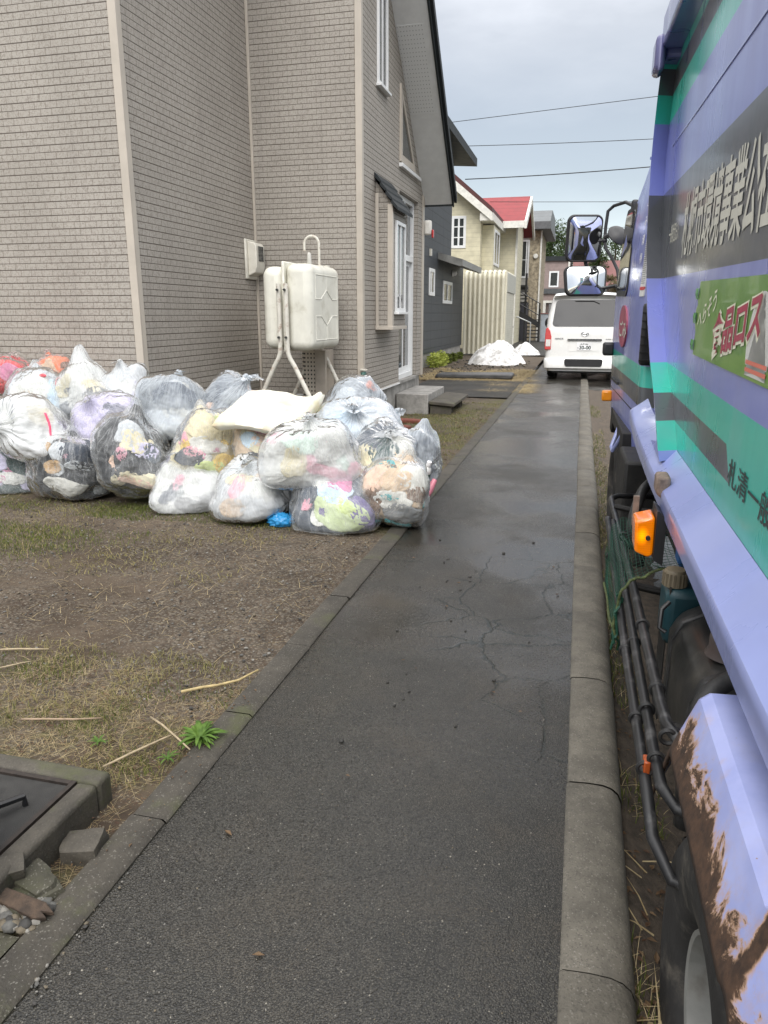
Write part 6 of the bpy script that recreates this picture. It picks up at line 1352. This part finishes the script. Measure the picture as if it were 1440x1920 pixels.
stuff(mb.build("fallen_leaves", M_lf), "small brown fallen leaves scattered along the edges", "leaves")
def gut(r_, n):
    y = .9 + 13 * r_.rand(n * 2) ** 1.7; x = .232 + .17 * r_.rand(n * 2); k = pn(np.stack([x * 3, y * 1.9, 0 * x + 1.7], 1)) > -.12
    return [(u, v, gz(u, v) - .005) for u, v in zip(x[k][:n], y[k][:n])]
b_ = blades(3600, gut, 61, .012, .06, .0018); stuff(b_.build("gutter_grass", M_gr, smooth=True), "grass growing in the gutter between kerb and truck")
b_ = blades(1500, gut, 63, .04, .13, .0012, .6, .9); c_ = blades(26, lambda r_, n: [(.27 + .07 * r_.rand(), y, gz(.28, y) + .004) for y in 1.2 + 1.3 * r_.rand(n)], 65, .12, .22, .003, .75, .6); b_.add(c_.v, c_.f)
stuff(b_.build("gutter_straw", M_st, smooth=True), "dry straw in the gutter between kerb and truck", "straw")
M_stick = mat("dry_stick", (.33, .265, .17), .75, .2, 40, .3); M_twig = mat("yellow_twig", (.40, .31, .15), .7, .2, 40, .3)
def stick(pts, r_, label, m_=M_stick):
    P_ = [(x, y, (yz(x, y) if x < -1.32 else .016) + r_ + dz) for x, y, dz in pts]; o = MB().tube(P_, [r_, r_ * 1.05] + [r_ * .9] * (len(P_) - 3) + [r_ * .6] if len(P_) > 3 else r_, 8).build("stick", m_, smooth=True, angle=180); return tag(o, label, "stick")
stick([(-1.566, 2.567, .006), (-1.50, 2.625, .008), (-1.44, 2.655, .01), (-1.37, 2.72, .01), (-1.305, 2.789, .02)], .0065, "thick crooked yellow stick lying near the path edging", M_twig)
stick([(-1.56, 2.005, .01), (-1.50, 2.10, .02), (-1.44, 2.20, .02), (-1.40, 2.27, .02)], .0042, "long pale straight stick crossed by another, near the leafy weed")
stick([(-1.577, 2.345, .012), (-1.48, 2.275, .03), (-1.38, 2.21, .03), (-1.29, 2.145, .02)], .0042, "pale stick lying across the long straight one beside the weed")
stick([(-2.08, 2.212, .01), (-1.98, 2.245, .012), (-1.87, 2.27, .012), (-1.775, 2.302, .01)], .0042, "brownish stick lying above the drain basin", mat("brown_stick", (.30, .22, .15), .8, .2, 40, .3))
stick([(-2.619, 2.713, .01), (-2.54, 2.735, .012), (-2.46, 2.76, .012), (-2.393, 2.777, .01)], .005, "short thick stick at the left edge of the yard")
stick([(-2.50, 2.54, .01), (-2.45, 2.585, .012), (-2.41, 2.62, .012), (-2.383, 2.646, .01)], .0036, "thin stick just below the short thick one at the left edge")
def weed(x, y, s_, n, label, m_, z0=0.0):
    root = empty("weed", (x, y, z0), label, "weed"); r_ = np.random.RandomState(int(abs(x * 100))); mb = MB()
    for k in range(n):
        a = k * 2.4 + r_.rand() * .6; L = s_ * (.55 + .6 * r_.rand()); el = .25 + .75 * r_.rand(); wd = L * .09; P_ = []
        d = np.array((math.cos(a), math.sin(a))); 
        for i in range(7):
            t = i / 6; w_ = wd * math.sin(math.pi * min(1, .12 + t * .88)) ** .8 * (1 if i % 2 else .8)
            c_ = np.array((d[0] * L * t * math.cos(el * .6), d[1] * L * t * math.cos(el * .6), L * (el * t - .75 * el * t * t) + .004)); e_ = np.array((-d[1], d[0], 0)) * w_
            P_.append([tuple(c_ - e_ + (0, 0, w_ * .5)), tuple(c_), tuple(c_ + e_ + (0, 0, w_ * .5))])
        mb.grid(P_)
    mb.build("leaves", m_, root, local=True, smooth=True, angle=180); return root
M_weed = mat_blade("weed_leaf", (.055, .115, .016), (.12, .21, .035))
weed(-1.31, 2.255, .10, 60, "bright green leafy weed rosette growing against the path edging", M_weed, .012)
weed(-1.68, 2.148, .05, 10, "tiny green weed left of the crossed sticks", M_weed); weed(-1.37, 2.12, .05, 9, "tiny green weed below the bright leafy one", M_weed)
weed(-1.53, 1.93, .05, 6, "small sprig of weed behind the drain basin corner", M_weed)
M_flw = mat_blade("lime_leaf", (.26, .32, .05), (.46, .50, .12))
for k, (x, y, s_) in enumerate(((-4.35, 22.9, .34), (-4.32, 23.5, .40), (-4.3, 24.2, .30), (-4.3, 25.0, .26), (-4.3, 26.2, .22), (-4.3, 27.6, .2))):
    root = empty("low_shrub", (x, y, 0), ["nearest lime green low plant at the charcoal house's foot", "fullest lime green plant at the charcoal house's foot", "third lime green plant along the charcoal house", "fourth smaller green plant along the charcoal house", "fifth small green plant along the charcoal house", "farthest small green plant by the storage shed"][k], "shrub", "lime green plants along the charcoal house")
    r_ = np.random.RandomState(k); mb = MB()
    for _ in range(260):
        q = r_.randn(3); q /= np.linalg.norm(q); q *= s_ * (.5 + .5 * r_.rand()) * np.array((.7, .9, .8)); c_ = q + (0, 0, s_ * .55); n_ = r_.randn(3); n_ /= np.linalg.norm(n_); a = np.cross(n_, (0, 0, 1)); a /= np.linalg.norm(a); b_ = np.cross(n_, a); l = .05
        mb.add([c_ - a * l, c_ + b_ * l * .6, c_ + a * l, c_ - b_ * l * .6], [(0, 1, 2, 3)])
    mb.build("foliage", M_flw if k < 3 else M_gr, root, local=True); MB().tube([(0, 0, 0), (0, 0, s_ * .6)], .012, 6).build("stem", M_stick, root, local=True)
# reddish scraps by the step
for k, (x, y, lab) in enumerate(((-2.45, 10.9, "reddish brown scrap of bark by the wall near the step"), (-2.35, 10.2, "smaller reddish brown scrap behind the right end of the bags"))):
    o = rough_block("bark_scrap", (x, y, .03), (.42 - .1 * k, .14, .06), (R(4), R(5), R(20 + 60 * k)), 6 + k, mat("red_bark", (.15, .045, .03), .85, .3, 30, .5), lab, "bark scrap")
# plank-like drain cover across the driveway and its hose
dp = MB(); P_ = []
dp.prism([(-3.55, .03), (-1.62, .03), (-1.58, .12), (-1.66, .16), (-3.5, .13)], 'y', 18.75, 19.45); o = dp.build("gutter_plank", mat("dark_wet_plank", (.055, .056, .058), .4, .3, 5, .3), bevel=.03); tag(o, "dark wet plank lying across the end of the side driveway", "plank")
# old snow heaps
M_snow = None; g = G("dirty_snow"); v = g.pos(); c_ = g.mix(g.ramp(g.noise(v, 3.5, 6, .65), .42, .68), (.80, .80, .80), (.42, .41, .39)); c_ = g.mix(g.ramp(g.noise(v, 14, 5, .7), .56, .7, 0, .7), c_, (.22, .20, .17)); M_snow = g.done(g.bsdf(c_, .6, g.bump(g.noise(v, 12, 6, .7), .8, .05)))
def snow(c, rx, ry, h_, seed, label):
    n_ = 60; U, V = np.meshgrid(np.linspace(-1.25, 1.25, n_), np.linspace(-1.25, 1.25, n_), indexing='ij'); P_ = np.stack([c[0] + U.ravel() * rx, c[1] + V.ravel() * ry, 0 * U.ravel()], 1)
    rr = np.sqrt(U.ravel() ** 2 + V.ravel() ** 2) * (1 + .25 * pn(np.stack([U.ravel() * 1.5, V.ravel() * 1.5, 0 * U.ravel() + seed], 1)))
    P_[:, 2] = h_ * np.clip(1 - np.clip(rr, 0, 2) ** 1.8, -.2, 1) * (1 + .28 * fbm(P_ * 2.2 + seed, 4)) + .06 * fbm(P_ * 4, 3) * (rr < 1) - .03
    return tag(grid_obj("snow_heap", P_, n_, n_, M_snow), label, "snow heap", "old snow heaps")
snow((-2.72, 25.6), 1.05, 1.2, 0.74, 1, "large grey-white heap of old snow in front of the storage shed"); snow((-2.15, 31.0), .62, .7, .5, 4, "small dirty snow heap behind the large one")
stones(500, lambda r_: (-4.2 + 2.6 * r_.rand(), 19 + 8 * r_.rand(), .01), 14, .01, .05, [SM[2], SM[3]], "soil_clods", "dark clods of soil before the charcoal house")

# ================================================================ WIRES AND TREES
M_wire = mat("black_cable", (.012, .012, .013), .6)
def wire(a, b, sag, r_, label):
    P_ = [(a[0] + (b[0] - a[0]) * t, a[1] + (b[1] - a[1]) * t, a[2] + (b[2] - a[2]) * t - 4 * sag * t * (1 - t)) for t in np.linspace(0, 1, 40)]
    return tag(MB().tube(P_, r_, 6).build("power_line", M_wire, smooth=True, angle=180), label, "power line", "overhead cables crossing the street")
def at(px, py, y): return None
wire((-8.0, 23, 6.65), (26, 19, 7.6), .0, .008, "topmost overhead cable, rising gently to the right")
wire((-5.8, 26, 6.9), (26, 26, 7.95), .55, .010, "second overhead cable from the top, sagging slightly")
wire((-3.7, 24, 5.52), (26, 24, 9.1), .9, .014, "thick overhead cable running from the cream house's gable up to the right")
wire((-4.9, 40, 7.05), (26, 40, 6.4), .12, .013, "overhead cable at the level of the red roof ridge")
wire((-5, 55, 7.0), (30, 55, 8.2), .05, .012, "upper of two low cables beside the wing mirror"); wire((-5, 55, 6.55), (30, 55, 8.4), .05, .012, "lower of two low cables beside the wing mirror")
wire((-7, 56, 5.2), (3, 72, 3.9), .15, .011, "cable drooping across the front of the pinkish house")
M_pine = mat_blade("pine_needles", (.028, .055, .016), (.065, .10, .03)); M_bark = mat("tree_bark", (.10, .07, .05), .9, .3, 8, .8, 30, .02); M_brushl = mat_blade("brown_brush", (.09, .07, .035), (.15, .12, .06))
def tree(x, y, h_, w_, seed, label, leafm=M_pine, cloud=7, dens=360, z0=.35, name="pine_tree", trunk=True):
    root = empty(name, (x, y, -.1), label, "tree", "trees at the end of the street"); r_ = np.random.RandomState(seed); mb = MB(); tb = MB()
    tb.tube([(0, 0, 0), (.1 * w_ * r_.randn() * .2, 0, h_ * .35), (.15 * r_.randn(), 0, h_ * .7), (0, 0, h_ * .93)], [.22, .17, .1, .03], 8)
    for k in range(cloud):
        t = z0 + (1 - z0) * (k + r_.rand()) / cloud; a = r_.rand() * 6.28; rad = w_ * (.35 + .65 * r_.rand()) * (1.1 - .75 * t if h_ > 6 else 1)
        c_ = np.array((math.cos(a) * rad * .6, math.sin(a) * rad * .6, h_ * t)); tb.tube([(0, 0, h_ * (t - .08)), tuple(c_ * (.5, .5, 1) - (0, 0, .1)), tuple(c_)], [.06, .04, .015], 5)
        sz = np.array((w_ * .55, w_ * .55, h_ * .085)) * (.7 + .6 * r_.rand())
        for _ in range(dens):
            q = r_.randn(3); q /= np.linalg.norm(q); q = c_ + q * sz * r_.rand() ** .4; n_ = r_.randn(3) + (0, 0, .8); n_ /= np.linalg.norm(n_); u_ = np.cross(n_, r_.randn(3)); u_ /= np.linalg.norm(u_); v_ = np.cross(n_, u_); l = .06 + .12 * r_.rand()
            mb.add([q - u_ * l, q - v_ * l * .35, q + u_ * l * 1.2, q + v_ * l * .35], [(0, 1, 2, 3)])
    mb.build("crown", leafm, root, local=True); tb.build("trunk", M_bark, root, local=True, smooth=True)
tree(-3.3, 76, 9.6, 2.2, 1, "broad dark pine rising behind the pinkish house", cloud=14, z0=.55)
tree(-1.9, 80, 9.8, 2.0, 2, "second dark pine just right of the first, behind the pinkish house", cloud=11, z0=.5)
tree(1.1, 74, 8.3, 1.7, 3, "open pine with layered boughs seen between mirror and truck cab", cloud=9, dens=260, z0=.5); tree(2.6, 78, 8.9, 1.9, 4, "sparse pine closest to the truck cab", cloud=8, dens=240, z0=.45)
tree(.3, 68, 4.4, 1.9, 5, "brownish leafless thicket under the pines, behind the van", M_brushl, 12, 320, .15, "bare_thicket"); tree(2.3, 66, 4.6, 2.0, 6, "brown thicket right of the other, half hidden by the cab", M_brushl, 12, 320, .15, "bare_thicket")
